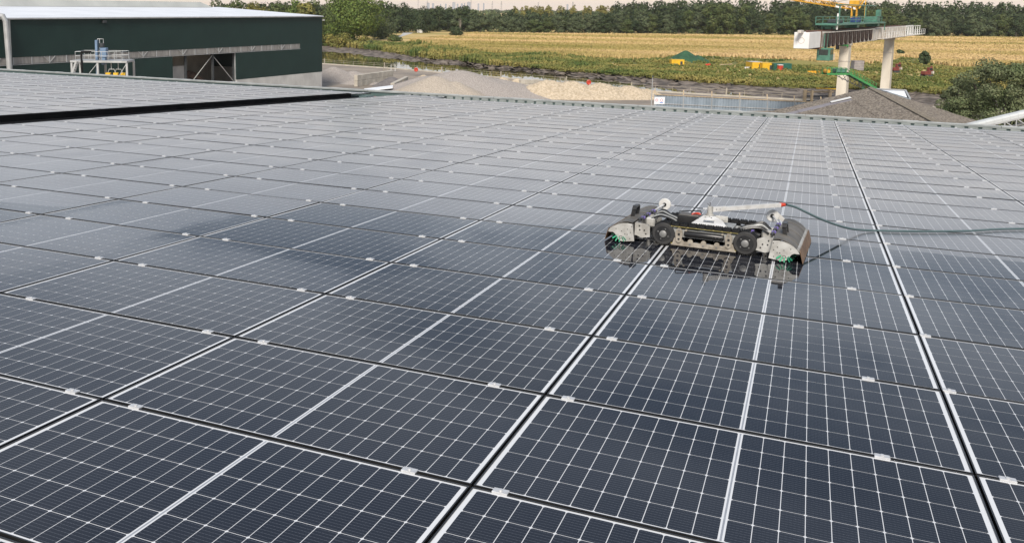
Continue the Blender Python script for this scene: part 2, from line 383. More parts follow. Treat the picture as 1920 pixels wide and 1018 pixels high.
def ordinal(n):
    return '%d%s' % (n, 'th' if 10 < n % 100 < 14 else {1:'st',2:'nd',3:'rd'}.get(n % 10, 'th'))
GROUP_P = 'solar panels covering the roof'
sets = {}
for nm_ in ('far', 'edge'): sets[nm_] = [MB(), MB(), MB(), MB()]; sets[nm_][2].uv = []
NEAR = 14
for rank, (a2, area, i, j, x, y, left, jmax) in enumerate(cand):
    tilt = Matrix.Rotation(R_.uniform(-.0016,.0016), 4, 'X') @ Matrix.Rotation(R_.uniform(-.0011,.0011), 4, 'Y')
    mw = MROOF @ Matrix.Translation((x + R_.uniform(-.0015,.0015), y + R_.uniform(-.0015,.0015), R_.uniform(-.001,.001))) @ tilt
    if rank < 300:
        p = empty('solar_panel', mat4=mw)
        row = jmax - j
        if left: lab = 'solar panel beyond the black valley gutter, %s row from the eave, %s column' % (ordinal(row), ordinal(-100-i+1))
        else: lab = 'solar panel, %s row from the far eave, %s column from the black valley gutter' % (ordinal(row), ordinal(i+8))
        tag(p, lab, 'solar panel', GROUP_P)
        link('frame', me_frame, None, p)
        lam = link('laminate', me_back, None, p)
        if rank < NEAR:
            for (ccx, ccy) in centres:
                q = proj(mw @ Vector((ccx, ccy, 0)))
                c = link('cell', me_cell, None, lam); c.location = (ccx, ccy, -.0031)
        else: link('cells', me_cells, None, lam)
        link('centre_ribbon', me_rib, None, lam)
        for k in clampx(i if not left else 0):
            c = link('clamp', me_clamp, None, p); c.location = (k, PH+.010, 0)
    else:
        rest, rest_b, rest_c, rest_k = sets['far' if a2 > 4 else 'edge']
        for dst, src in ((rest, frm), (rest_b, bkm), (rest_c, cm)):
            dst.add([tuple(mw @ Vector(v)) for v in src.v], src.f)
            if src is cm: rest_c.uv += cm.uv
        for k in clampx(0):
            mk = mw @ Matrix.Translation((k, PH+.010, 0)); rest_k.add([tuple(mk @ Vector(v)) for v in kl.v], kl.f)
for nm_, name_, lab_ in (('far', 'distant_solar_panels', 'farthest pale rows of solar panels merging near the eave'), ('edge', 'outer_solar_panels', 'solar panels continuing past the edges of the photo')):
    if not sets[nm_][0].v: continue
    rp_ = tag(empty(name_), lab_, 'solar panels', kind='stuff')
    for nm, mbx, mt in zip(('frames', 'laminates', 'cells', 'clamps'), sets[nm_], (M['frame'], M['back'], M['cell'], M['clamp'])):
        oo = mbx.build(nm, mt, rp_); oo['kind'] = 'stuff'
print('panels', len(cand), n_seen)

# ------------------------------------------------------------------ cleaning robot
def smooth_path(pts, n=6):
    out = []
    for i in range(len(pts)-1):
        p0, p1, p2, p3 = pts[max(i-1,0)], pts[i], pts[i+1], pts[min(i+2,len(pts)-1)]
        for k in range(n):
            t = k/n
            out.append(.5*((2*p1)+(-p0+p2)*t+(2*p0-5*p1+4*p2-p3)*t*t+(-p0+3*p1-3*p2+p3)*t**3))
    return out + [pts[-1]]
M['steel'] = pm('dusty_steel_plate', (.50,.495,.47), (.30,.29,.265), 11, .5, .15, bump=.05)
M['beige'] = pm('muddy_alloy', (.38,.345,.29), (.23,.20,.16), 18, .6, .2, bump=.08)
M['white_metal'] = pm('white_powder_coat', (.62,.62,.61), (.48,.47,.45), 12, .4)
M['white_plastic'] = pm('white_nylon', (.66,.66,.64), (.50,.49,.47), 10, .4)
M['cover'] = pm('dirty_grey_cover', (.070,.066,.060), (.165,.150,.128), 7, .55, bump=.05, lo=.3, hi=.75)
M['flap'] = pm('brown_rubber_flap', (.22,.135,.08), (.13,.08,.05), 8, .6)
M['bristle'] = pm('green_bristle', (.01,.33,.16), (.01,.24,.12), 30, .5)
M['dark_pin'] = pm('dark_pin_steel', (.12,.12,.12), (.08,.08,.08), 20, .5, .5)
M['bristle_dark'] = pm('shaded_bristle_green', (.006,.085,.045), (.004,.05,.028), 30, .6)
M['tyre'] = pm('tyre_rubber', (.018,.018,.019), (.035,.034,.033), 12, .7)
M['hub'] = pm('wheel_hub', (.24,.24,.235), (.17,.17,.165), 20, .5, .4)
M['grey_tray'] = pm('grey_chassis', (.36,.37,.36), (.27,.27,.26), 12, .5, .3)
M['red'] = pm('red_coupling', (.55,.06,.03), (.42,.04,.02), 18, .4)
M['hose'] = pm('green_grey_hose', (.06,.10,.105), (.08,.12,.125), 6, .5)
M['purple'] = pm('purple_connector', (.16,.12,.35), (.1,.08,.25), 20, .4)
M['yellowseal'] = pm('yellow_belt_edge', (.5,.42,.14), (.35,.30,.12), 20, .6)
RA = math.radians(-3.2); uvec = Vector((math.cos(RA), math.sin(RA), 0)); vvec = Vector((-math.sin(RA), math.cos(RA), 0)); orig = Vector((.31228, 5.03925, .0012))
ML = Matrix(((uvec.x, vvec.x, 0, orig.x), (uvec.y, vvec.y, 0, orig.y), (0, 0, 1, orig.z), (0, 0, 0, 1)))
rob = tag(empty('cleaning_robot', mat4=MROOF @ ML), 'tracked panel cleaning robot with a brush housing at each end', 'robot')
AX = .338; RW_ = .088
pad = MB(); pad.bbox(-.031, .031, -.056, .056, 0, .020, .003)
for k in range(4): pad.box(-.028+k*.015, -.020+k*.015, -.054, .054, .020, .027)
me_pad = pad.mesh('track_pad'); me_pad.materials.append(M['black'])
def stadium(s, r):
    """point and heading on the loop at arc length s"""
    l = 2*AX; c = math.pi*r; tt = s % (2*l + 2*c)
    if tt < l: return (-AX + tt, .1 + r, 0.0)
    tt -= l
    if tt < c: a = tt/r; return (AX + r*math.sin(a), .1 + r*math.cos(a), a)
    tt -= c
    if tt < l: return (AX - tt, .1 - r, math.pi)
    tt -= l; a = tt/r; return (-AX - r*math.sin(a), .1 - r*math.cos(a), math.pi + a)
for vc, face in ((.058, -1), (.56, 1)):
    r = .078; total = 4*AX + 2*math.pi*r; n = 26
    bl = MB(); pts = [stadium(total*k/60, r) for k in range(60)]
    vv = []
    for (a, z, h) in pts:
        dx, dz = math.sin(h)*.004, math.cos(h)*.004
        vv += [(a-dx, vc-.046, z-dz), (a-dx, vc+.046, z-dz), (a+dx, vc+.046, z+dz), (a+dx, vc-.046, z+dz)]
    ff = []
    for k in range(60):
        k2 = (k+1) % 60
        for e in range(4): ff.append((4*k+e, 4*k+(e+1)%4, 4*k2+(e+1)%4, 4*k2+e))
    belt = MB().add(vv, ff).build('track', M['black'], rob)
    ed = MB()
    ed.tube([(stadium(total*k/60, r-.004)[0], vc+face*.047, stadium(total*k/60, r-.004)[1]) for k in range(61)], .0035, 5, False)
    ed.build('belt_edge', M['yellowseal'], belt)
    for k in range(n):
        a, z, h = stadium(total*(k+.35)/n, r)
        po = link('pad', me_pad, None, belt); po.matrix_local = Matrix.Translation((a, vc, z)) @ Matrix.Rotation(h, 4, 'Y')
    for s in (-1, 1):
        w = MB(); w.tube([(s*AX, vc+face*.020, .1), (s*AX, vc+face*.058, .1)], [.078, .078], 36); w.tube([(s*AX, vc+face*.046, .1),(s*AX, vc+face*.060, .1),(s*AX, vc+face*.066, .1)], [.0965, .0965, .090], 40)
        wo_ = w.build('wheel', M['tyre'], rob, smooth=.6)
        MB().tube([(s*AX, vc+face*.0662, .1),(s*AX, vc+face*.068, .1)], [.068,.066], 32).build('dish', M['blackgloss'], wo_)
        h_ = MB(); h_.tube([(s*AX, vc+face*.066, .1),(s*AX, vc+face*.080, .1),(s*AX, vc+face*.083,.1)], [.031,.030,.024], 24); h_.tube([(s*AX, vc+face*.083, .1),(s*AX, vc+face*.088, .1)], [.010,.009], 12)
        h_.build('hub', M['hub'], wo_, smooth=.6)
        for k in range(4):
            a = math.pi/4 + k*math.pi/2 + .4*(s < 0)
            MB().tube([(s*AX+.047*math.cos(a), vc+face*.066, .1+.047*math.sin(a)), (s*AX+.047*math.cos(a), vc+face*.073, .1+.047*math.sin(a))], .0055, 8).build('bolt', M['hub'], wo_)
    # side frame with rollers, brackets and motor tube
    fy0, fy1 = sorted((vc+face*.040, vc+face*.052))
    sf = MB(); sf.prism([(-.262,.014),(.262,.014),(.245,.075),(.20,.085),(.16,.050),(-.16,.050),(-.20,.085),(-.245,.075)], fy0, fy1)
    sfo = sf.build('side_frame', M['beige'], rob)
    MB().box(-.268,.268, min(fy0,fy1)-.006, max(fy0,fy1)+.006, .012,.022).build('skid_lip', M['beige'], sfo)
    for uu in (-.205, .205):
        br = MB(); y0_, y1_ = sorted((vc+face*.0525, vc+face*.064))
        ring = [(uu-.022,.05),(uu,.036),(uu+.022,.05),(uu+.03,.11),(uu+.027,.14),(uu+.012,.165),(uu-.012,.165),(uu-.027,.14),(uu-.03,.11)]
        br.prism(ring, y0_, y1_); bo = br.build('tension_bracket', M['beige'], rob)
        y2, y3 = sorted((vc+face*.0645, vc+face*.066))
        MB().prism([(uu-.009,.100),(uu+.009,.100),(uu+.009,.122),(uu-.009,.122)], y2, y3).build('slot', M['blackgloss'], bo)
        MB().prism([(uu-.009,.066),(uu,.059),(uu+.009,.066),(uu+.008,.077),(uu-.008,.077)], y2, y3).build('slot', M['blackgloss'], bo)
        MB().disc((uu, vc+face*.068, .148), 'y', .006, .008, 8).build('bolt', M['hub'], bo)
    for uu in (-.11, 0.0, .11):
        MB().disc((uu, vc+face*.036, .052), 'y', .022, .012, 20).build('roller', M['beige'], rob)
        MB().disc((uu, vc+face*.055, .032), 'y', .008, .008, 10).build('roller_bolt', M['hub'], sfo)
    for uu in (-.16,-.055,.055,.16):
        MB().disc((uu, vc+face*.054, .034), 'y', .005, .006, 8).build('rivet', M['beige'], sfo)
    MB().tube([(-.165, vc+face*.03,.118),(-.15, vc+face*.03,.118),(.15, vc+face*.03,.118),(.165, vc+face*.03,.118)], [.02,.028,.028,.02], 16).build('drive_motor', M['blackgloss'], rob, smooth=.7)
    MB().box(-.26,.26, vc-.03, vc+.03, .085,.15).build('inner_rail', M['grey_tray'], rob)
    for uu in (-.15, .15): MB().disc((uu, vc+face*.035, .150), 'y', .009, .03, 10).build('idler_pin', M['beige'], rob)
# chassis
ch = MB(); ch.bbox(-.30,.31,.118,.50,.085,.125,.006); cho = ch.build('chassis', M['grey_tray'], rob)
MB().bbox(.06,.21,.17,.42,.126,.190,.008).build('control_box', M['grey_tray'], rob)
MB().bbox(.215,.235,.19,.40,.126,.175,.004).build('heat_sink', M['steel'], rob)
bt = MB(); bt.bbox(-.262,-.080,.19,.37,.126,.245,.008); bto = bt.build('battery', M['blackgloss'], rob)
MB().bbox(-.256,-.086,.196,.364,.2455,.253,.003).build('lid', M['cover'], bto)
MB().tube([(-.255,.20,.25),(-.25,.21,.278),(-.17,.28,.282),(-.09,.35,.278),(-.085,.36,.25)], .0055, 6).build('carry_strap', M['blackgloss'], bto)
for k in range(3): MB().tube([(-.15+k*.012,.25+k*.02,.252),(-.14+k*.012,.26+k*.02,.266),(-.12+k*.012,.29+k*.01,.264),(-.105+k*.012,.31,.252)], .006, 6).build('red_lead', M['red'], bto)
# sloping white mount plate with a slot, and the swivel post
pl_ = [(-.125,.108),(.165,.108),(.045,.375),(-.055,.375)]
def slope(v): return .205 + (v-.108)/(.275-.108)*.052
mbp = MB()
rows_ = [(.108, -.125, .165), (.150, -.106, .146), (.205, -.082, .122), (.375, -.055+.0, .045)]
def quad(u0, u1, v0, u2, u3, v1):
    vv = [(u0,v0,slope(v0)),(u1,v0,slope(v0)),(u3,v1,slope(v1)),(u2,v1,slope(v1))]
    mbp.add(vv + [(a,b,c-.007) for a,b,c in vv], [(0,1,2,3),(7,6,5,4),(0,4,5,1),(1,5,6,2),(2,6,7,3),(3,7,4,0)])
quad(-.125,.165,.108,-.107,.147,.148)
quad(-.107,-.035,.148,-.085,-.035,.200); quad(.055,.147,.148,.055,.125,.200)
quad(-.085,.125,.200,-.052,.045,.275)
pp = mbp.build('mount_plate', M['white_metal'], rob)
MB().box(-.034,.054,.146,.202,.192,.198).build('slot_recess', M['blackgloss'], pp)
for (a, b) in ((-.03,.235),(.02,.235),(.0,.258)): MB().disc((a,b,slope(b)+.002),'z',.006,.006,8).build('bolt', M['hub'], pp)
MB().bbox(-.052,.042,.268,.345,.236,.258,.004).build('post_base', M['grey_tray'], rob)
MB().tube([(-.005,.306,.255),(-.005,.306,.268),(-.005,.306,.272),(-.005,.306,.335),(-.005,.306,.338)], [.036,.036,.024,.024,.018], 20).build('swivel_post', M['steel'], rob, smooth=.6)
MB().tube([(-.008,.304,.336),(-.008,.304,.372)], .004, 6).tube([(-.01,.301,.342),(-.03,.296,.362)], .003, 6).build('post_pin', M['dark_pin'], rob)
A0, A1 = Vector((.012,.322,.309)), Vector((.515,.950,.318))
d = (A1-A0).normalized()
arm = MB(); arm.bar(A0, A0+d*.14, .022, .044); arm.bar(A0+d*.12, A1, .030, .036); ao = arm.build('hose_arm', M['white_metal'], rob)
MB().bar(A0+d*.01-Vector((0,.013,0)), A0+d*.13-Vector((0,.013,0)), .004, .040).build('arm_bracket', M['steel'], ao)
for k in (.05,.09): MB().disc(A0+d*k-Vector((0,.017,0)), 'y', .005, .006, 8).build('bolt', M['hub'], ao)
MB().tube([A1, A1+d*.018, A1+d*.022, A1+d*.055], [.021,.021,.017,.017], 14).build('red_coupling', M['red'], ao, smooth=.6)
MB().tube([A1+d*.055, A1+d*.08], [.015,.012], 12).build('hose_tail', M['blackgloss'], ao)
br_ = MB(); br_.bbox(.045,.15,.300,.315,.205,.262,.003); br_.disc((.075,.298,.235),'y',.014,.012,16); br_.disc((.12,.298,.235),'y',.014,.012,16); br_.build('hinge_bracket', M['steel'], rob)
# brush housings, mirrored
def brush(sg, off):
    U = lambda a: sg*a + off
    V0, V1 = -.10, (1.02 if sg > 0 else .95)
    def pr(poly, y0, y1, name, mat, par, smooth=None):
        pts = [(U(a), z) for a, z in poly]
        if sg < 0: pts = pts[::-1]
        return MB().prism(pts, y0, y1).build(name, mat, par, smooth)
    outer = [(.560,.186),(.60,.192),(.64,.186),(.68,.169),(.715,.146),(.745,.116),(.767,.085)]
    inner = [(a-.006 if k > 2 else a, z-.007) for k, (a, z) in enumerate(outer)][::-1]
    hou = pr(outer + inner, V0+.004, V1-.004, 'brush_cover', M['cover'], rob, .5)
    pr([(.556,.02),(.562,.02),(.568,.164),(.562,.164)], V0+.006, V1-.006, 'inner_skirt', M['cover'], rob)
    plate = [(.536,.022),(.560,.170),(.60,.1745),(.645,.170),(.685,.156),(.72,.137),(.75,.112),(.770,.082),(.752,.080),(.728,.082),(.708,.070),(.692,.045),(.675,.022),(.655,.010),(.63,.008)]
    for y0, y1, nm in ((V0-.004, V0+.0035, 'near'), (V1-.0035, V1+.004, 'far')):
        e = pr(plate, y0, y1, 'end_plate', M['steel'], rob)
        if nm == 'near':
            for (a, z) in ((.565,.15),(.572,.095),(.60,.12),(.62,.075),(.60,.075),(.575,.04),(.65,.10),(.70,.115),(.64,.03)):
                MB().disc((U(a), V0-.005, z), 'y', .0042, .003, 8).build('bolt_hole', M['blackgloss'], e)
            w = MB(); w.tube([(U(.655)+.012*math.cos(q*math.pi/8), V0-.005, .045+.012*math.sin(q*math.pi/8)) for q in range(17)], .002, 4, False); w.build('lock_ring', M['blackgloss'], e)
    pr([(.768,.110),(.772,.110),(.800,.004),(.796,.004)], V0+.005, V1-.01, 'splash_flap', M['flap'], rob)
    pr([(.745,.1175),(.752,.1175),(.776,.090),(.770,.088)], V0+.02, V1-.02, 'flap_strip', M['steel'], rob)
    # brush roller with bristles
    MB().tube([(U(.67), V0+.012, .082),(U(.67), V1-.012, .082)], .03, 14).build('brush_core', M['blackgloss'], rob)
    bm = MB(); rr = random.Random(3)
    for k in range(1500):
        a = rr.uniform(0, 2*math.pi); y = rr.uniform(V0+.008, V1-.01); ln = rr.uniform(.070,.082)
        if math.sin(a)*ln + .082 < .0015: ln = min(ln, .0805/max(.01, -math.sin(a)))
        if math.sin(a) > -.15: ln = rr.uniform(.05,.058)
        c0 = Vector((U(.67)+.028*math.cos(a), y, .082+.028*math.sin(a))); c1 = Vector((U(.67)+ln*math.cos(a), y+rr.uniform(-.006,.006), .082+ln*math.sin(a)))
        w = .0022
        bm.add([c0+Vector((0,-w,0)), c0+Vector((0,w,0)), c1+Vector((0,w*1.6,0)), c1+Vector((0,-w*1.6,0))], [(0,1,2,3)])
        nrm = Vector((-math.sin(a),0,math.cos(a)))*w
        bm.add([c0-nrm, c0+nrm, c1+nrm*1.6, c1-nrm*1.6], [(0,1,2,3)])
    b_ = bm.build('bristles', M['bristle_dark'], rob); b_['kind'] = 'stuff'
    for k, a in enumerate((-2.5,-2.05,-1.6,-1.05,-.75)):   # long tufts sticking out at the open end
        t_ = MB(); ln = .078
        for q in range(6):
            aa = a + (q-2.5)*.022; c0 = Vector((U(.66), V0-.004, .078)); l2 = min(ln, .074/max(.05, -math.sin(aa))) if math.sin(aa) < 0 else ln
            c1 = c0 + Vector((l2*math.cos(aa), -.012-.003*q, l2*math.sin(aa)))
            nn = Vector((-math.sin(aa),0,math.cos(aa)))*.002
            c0 = c0 + (c1-c0)*.45
            t_.add([c0-nn, c0+nn, c1+nn, c1-nn], [(0,1,2,3)])
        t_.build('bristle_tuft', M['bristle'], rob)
    # arms that carry the housing
    for v_ in (.0, .52):
        e = pr([(.425,.055),(.43,.150),(.475,.168),(.545,.172),(.545,.06),(.50,.040)], v_, v_+.010, 'carrier_plate', M['steel'], rob)
        for (a, z) in ((.46,.08),(.515,.11),(.52,.145),(.475,.11)):
            MB().disc((U(a), v_-.002, z), 'y', .0065, .004, 10).build('bolt_hole', M['blackgloss'], e)
    pr([(.545,.06),(.556,.06),(.556,.172),(.545,.172)], -.01, .56, 'carrier_beam', M['steel'], rob)
    MB().tube([(U(.50), .05, .11), (U(.50), .50, .11)], .018, 12).build('torsion_tube', M['grey_tray'], rob)
    MB().bbox(*sorted((U(.44), U(.52))), .24, .34, .10, .185, .012).build('gearbox', M['steel'], rob)
    for k in range(6):
        v_ = .10 + k*.11
        MB().bbox(*sorted((U(.520), U(.556))), v_, v_+.035, .172, .196, .005).build('spray_nozzle', M['purple'] if k % 2 else M['blackgloss'], rob)
    MB().tube([(U(.538), .05, .186),(U(.536), .4, .188),(U(.538), .75, .186)], .008, 8).build('spray_pipe', M['blackgloss'], rob)
    # guide wheel on its rod at the far end
    gw = .455 if sg > 0 else .50
    MB().tube([(U(.535), .70, .185),(U(gw+.003), 1.0, .205)], .009, 10).build('guide_rod', M['white_metal'], rob)
    MB().tube([(U(gw), .985,.205),(U(gw), .99,.205),(U(gw), 1.012,.205),(U(gw), 1.017,.205)], [.053,.058,.058,.053], 28).build('guide_wheel', M['white_plastic'], rob, smooth=.7)
    MB().tube([(U(gw), .975,.205),(U(gw), .986,.205)], .018, 14).build('guide_bearing', M['blackgloss'], rob)
    pr([(.48,.19),(.50,.235),(.56,.185),(.566,.160),(.55,.15)], 1.02, 1.026, 'guide_bracket', M['white_metal'], rob)
    # lifting handle
    hv = .30 if sg < 0 else .22; ha = .635
    hb = MB(); hp = []
    for (dv, dz) in ((-.085,-.01),(-.085,.065),(-.065,.092),(.065,.092),(.085,.065),(.085,-.01)): hp.append((U(ha)+sg*(-.012 if dz > 0 else 0), hv+dv, .180+dz))
    for q in range(5): hb.bar(hp[q], hp[q+1], .034, .019)
    hb.build('handle', M['blackgloss'], rob)
    for y0 in (.10,.45,.80): MB().prism([((U(a)), z+.0045) for a, z in outer] + [((U(a)), z+.0008) for a, z in outer[::-1]], y0, y0+.018).build('cover_band', M['cover'], hou)
brush(1, 0.0); brush(-1, -.028)
# cables across the chassis
rc = random.Random(5)
for k in range(5):
    v0 = .20 + .05*k
    MB().tube(smooth_path([Vector(c) for c in ((-.52,v0+.05,.165),(-.44,v0+.06,.205+.008*k),(-.36,v0+.02,.21),(-.28,v0,.185),(-.2,v0,.13))], 4), .0085, 8).build('water_line', M['grey_tray'] if k in (1,3) else M['blackgloss'], rob)
    MB().tube(smooth_path([Vector(c) for c in ((.50,v0+.03,.165),(.43,v0+.02,.205+.006*k),(.35,v0,.20),(.28,v0-.02,.18),(.22,v0-.02,.14))], 4), .0085, 8).build('water_line', M['blackgloss'] if k != 2 else M['grey_tray'], rob)
for k in range(3):
    MB().tube([(.24,.14+.03*k,.13),(.30,.15+.03*k,.165),(.36,.15+.03*k,.16),(.43,.17+.03*k,.15)], .008, 8).build('drive_cable', M['blackgloss'], rob)
MB().bbox(.36,.385,.17,.20,.165,.19,.004).build('connector', M['purple'], rob)
MB().bbox(-.01,.20,.105,.12,.148,.160,.003).build('cross_bar', M['steel'], rob)
# supply hose
tip = ML @ (A1 + d*.078)
hp = [tip] + [ML @ Vector(c) for c in ((.64,1.09,.292),(.73,1.16,.245),(.83,1.25,.19),(.96,1.42,.122),(1.10,1.66,.056),(1.25,1.93,.014),(1.517,2.10,.0115),(1.79,2.29,.0115),(2.161,2.6,.0115),(2.523,3.0,.0115),(3.2,3.5,.0115),(4.2,4.1,.0115),(5.8,4.9,.0115),(8.5,6.0,.0115))]
hs = MB(); hs.tube([MROOF @ q for q in smooth_path(hp, 5)], .0105, 8)
tag(hs.build('water_hose', M['hose'], smooth=3.14), 'grey green water hose trailing from the robot arm over the panels', 'hose')

# ------------------------------------------------------------------ land, river, yard
M['mud'] = pm('grey_river_mud', (.215,.180,.150), (.085,.070,.058), .45, .7, bump=.7, bscale=.8, coords='World', lo=.42, hi=.58, spec=.15)
M['yard'] = pm('yard_ground', (.30,.25,.20), (.20,.17,.14), .12, .85, bump=.1, coords='World')
M['concrete'] = pm('pale_concrete', (.50,.46,.39), (.38,.345,.29), .6, .8, bump=.1, coords='World')
M['concrete_l'] = pm('light_concrete', (.56,.55,.52), (.44,.43,.41), .4, .8, coords='World')
def land_material():
    mt, t, b = newmat('far_land')
    g = N(t, 'ShaderNodeNewGeometry')
    mpn = N(t, 'ShaderNodeMapping'); mpn.inputs['Rotation'].default_value = (0, 0, math.radians(-22)); mpn.inputs['Scale'].default_value = (.005, .022, .0)
    L(t, g.outputs['Position'], mpn.inputs[0])
    n1 = N(t, 'ShaderNodeTexNoise'); n1.inputs['Scale'].default_value = 1.0; n1.inputs['Detail'].default_value = 6; L(t, mpn.outputs[0], n1.inputs['Vector'])
    rp = N(t, 'ShaderNodeValToRGB'); e = rp.color_ramp.elements
    e[0].position = .36; e[0].color = (.23,.205,.06,1); e[1].position = .60; e[1].color = (.54,.40,.18,1)
    gp_ = at(960, 97, 0); vd = N(t, 'ShaderNodeVectorMath', operation='DISTANCE'); L(t, g.outputs['Position'], vd.inputs[0]); vd.inputs[1].default_value = tuple(float(c) for c in gp_)
    gm = N(t, 'ShaderNodeMapRange', interpolation_type='SMOOTHSTEP'); gm.inputs[1].default_value = 15; gm.inputs[2].default_value = 95; gm.inputs[3].default_value = -.11; gm.inputs[4].default_value = 0.02; L(t, vd.outputs['Value'], gm.inputs[0])
    L(t, math_(t, 'ADD', n1.outputs['Fac'], gm.outputs[0]), rp.inputs[0]); L(t, rp.outputs[0], b.inputs['Base Color']); b.inputs['Roughness'].default_value = .95; b.inputs['Specular IOR Level'].default_value = .1
    return mt
M['land'] = land_material()
M['grass'] = pm('bank_grass', (.13,.14,.045), (.22,.19,.07), .05, .9, coords='World', spec=.15, bump=.3, bscale=.5)
mw_, tw, bw_ = newmat('river_water')
bw_.inputs['Base Color'].default_value = (.075,.065,.034,1); bw_.inputs['Roughness'].default_value = .025; bw_.inputs['IOR'].default_value = 1.33
gN = N(tw, 'ShaderNodeNewGeometry'); nzw = N(tw, 'ShaderNodeTexNoise'); nzw.inputs['Scale'].default_value = .8; nzw.inputs['Detail'].default_value = 3; L(tw, gN.outputs['Position'], nzw.inputs['Vector'])
bpw = N(tw, 'ShaderNodeBump'); bpw.inputs['Strength'].default_value = .015; bpw.inputs['Distance'].default_value = .25; L(tw, nzw.outputs['Fac'], bpw.inputs['Height']); L(tw, bpw.outputs[0], bw_.inputs['Normal'])
M['water'] = mw_
ZW = -1.0
# bank lines (place in the photograph -> on the ground): foot of the vegetation, water's edge, quay
Vpx = [(-700,60),(-200,66),(300,74),(560,84),(640,88),(697,93),(760,103),(807,110),(860,113),(893,118),(933,123),(993,126),(1057,133),(1120,137),(1187,143),(1237,147),(1312,154),(1387,159),(1500,165),(1600,167),(1687,170),(1781,178),(1900,186),(2100,198),(2500,214)]
Bpx = [(-700,66),(-200,72),(300,82),(560,94),(640,101),(697,108.5),(760,115),(807,118),(860,122.5),(893,126),(933,130),(993,136.5),(1057,142),(1120,149),(1187,160),(1237,167),(1312,176),(1387,181),(1500,190),(1600,195),(1687,200),(1781,208),(1900,218),(2100,230),(2500,248)]
Qpx = [(-700,60),(-100,86),(300,104),(607,121),(760,131.5),(900,144),(1060,157.5),(1227,173),(1360,181),(1500,189),(1650,198),(1900,212),(2200,228),(2500,240)]
V3 = [at(x, y, -.08) for x, y in Vpx]; B3 = [at(x, y, ZW) for x, y in Bpx]; Q3 = [at(x, y, 0) for x, y in Qpx]
rl = random.Random(11)
def densify(L1, n):
    out = []
    for a, b in zip(L1[:-1], L1[1:]):
        for k in range(n): out.append(a + (b-a)*k/n)
    return out + [L1[-1]]
V3d, B3d = densify(V3, 8), densify(B3, 8)
for L_ in (V3d, B3d):                        # ragged edges
    for k in range(len(L_)):
        dr = L_[k][:2] - CW[:2]; f_ = 1 + .011*math.sin(k*1.7) + rl.uniform(-.013,.013)
        L_[k] = np.array([CW[0]+dr[0]*f_, CW[1]+dr[1]*f_, L_[k][2]])
mb = MB(); NR = 9
for k in range(len(V3d)):
    for r in range(NR):
        f = r/(NR-1); p = B3d[k]*(1-f) + V3d[k]*f
        z = ZW - .06 + (V3d[k][2]-ZW)*(f**1.4) + ((rl.uniform(-.13,.13) + .12*math.sin(k*.9 + r*1.3)*math.cos(k*.37)) if 0 < r < NR-1 else 0)
        mb.v.append((p[0] + rl.uniform(-.9,.9), p[1] + rl.uniform(-.9,.9), z))
for k in range(len(V3d)-1):
    for r in range(NR-1): mb.f.append((k*NR+r, (k+1)*NR+r, (k+1)*NR+r+1, k*NR+r+1))
tag(mb.build('mud_bank', M['mud'], smooth=3.14), kind='structure')
mb = MB(); foot2 = np.array([CW[0], CW[1], 0])
rings = [1.0, 1.06, 1.15, 1.3, 1.6, 2.0, 2.6, 3.6, 6, 12, 30]
for k, p in enumerate(V3d):
    q = p - foot2; dd = math.hypot(q[0], q[1])
    for r, rr in enumerate(rings):
        s = rr if rr < 6 else max(rr*200, dd*3)/dd
        z = -.10 if r == 0 else (0 if r > 1 else -.05)
        mb.v.append((foot2[0]+q[0]*s, foot2[1]+q[1]*s, z - (1.5 if rr >= 12 else 0)))
nr = len(rings)
for k in range(len(V3d)-1):
    for r in range(nr-1): mb.f.append((k*nr+r, k*nr+r+1, (k+1)*nr+r+1, (k+1)*nr+r)[::-1])
tag(mb.build('far_land', M['land']), kind='structure')
mb = MB()
for p in Q3: mb.v += [(foot2[0]+(p-foot2)[0]*.02, foot2[1]+(p-foot2)[1]*.02, 0), (p[0], p[1], 0)]
mb.f = [(2*k, 2*k+2, 2*k+3, 2*k+1)[::-1] for k in range(len(Q3)-1)]
tag(mb.build('yard', M['yard']), kind='structure')
mb = MB(); far = [p + np.array([0,0,0]) for p in B3d]
tag(MB().add([(-900,60,ZW),(900,60,ZW),(900,1500,ZW),(-900,1500,ZW)], [(0,1,2,3)]).build('river', M['water']), kind='structure')
mb = MB()                                     # quay wall and its coping
for p in Q3: mb.v += [(p[0], p[1], -.001), (p[0]+.3, p[1]+.5, -.001), (p[0]+.3, p[1]+.5, -3.4), (p[0], p[1], .28), (p[0]+.3, p[1]+.5, .28)]
for k in range(len(Q3)-1):
    a, b = 5*k, 5*k+5
    mb.f += [(a+4, b+4, b+2, a+2), (a+3, b+3, b+4, a+4)[::-1], (a, b, b+3, a+3)[::-1]]
tag(mb.build('quay_wall', M['concrete']), kind='structure')

# ------------------------------------------------------------------ foliage
def leaf_cloud(blobs, n, size, seed, up=.35, spread=.5):
    r = random.Random(seed); out = MB(); wts = [b[3]*b[4]*b[5] for b in blobs]
    wts = [w**.67 for w in wts]; tot = sum(wts)
    for b, w in zip(blobs, wts):
        for _ in range(max(3, int(n*w/tot))):
            while True:
                p = Vector((r.gauss(0,1), r.gauss(0,1), r.gauss(0,1)))
                if p.length > .05: break
            p.normalize(); rad = r.uniform(.55, 1.12)**.6
            c = Vector((b[0]+p.x*b[3]*rad, b[1]+p.y*b[4]*rad, b[2]+p.z*b[5]*rad))
            nr_ = (p + Vector((r.uniform(-1,1), r.uniform(-1,1), r.uniform(-1,1)+up))*spread).normalized()
            a = nr_.cross(Vector((r.uniform(-1,1), r.uniform(-1,1), r.uniform(-1,1)))).normalized(); bb = nr_.cross(a)
            s1 = size*r.uniform(.6,1.3); s2 = s1*r.uniform(.45,.8)
            out.add([c-a*s1, c-bb*s2+a*s1*.1, c+a*s1, c+bb*s2-a*s1*.1], [(0,1,2,3)])
    return out
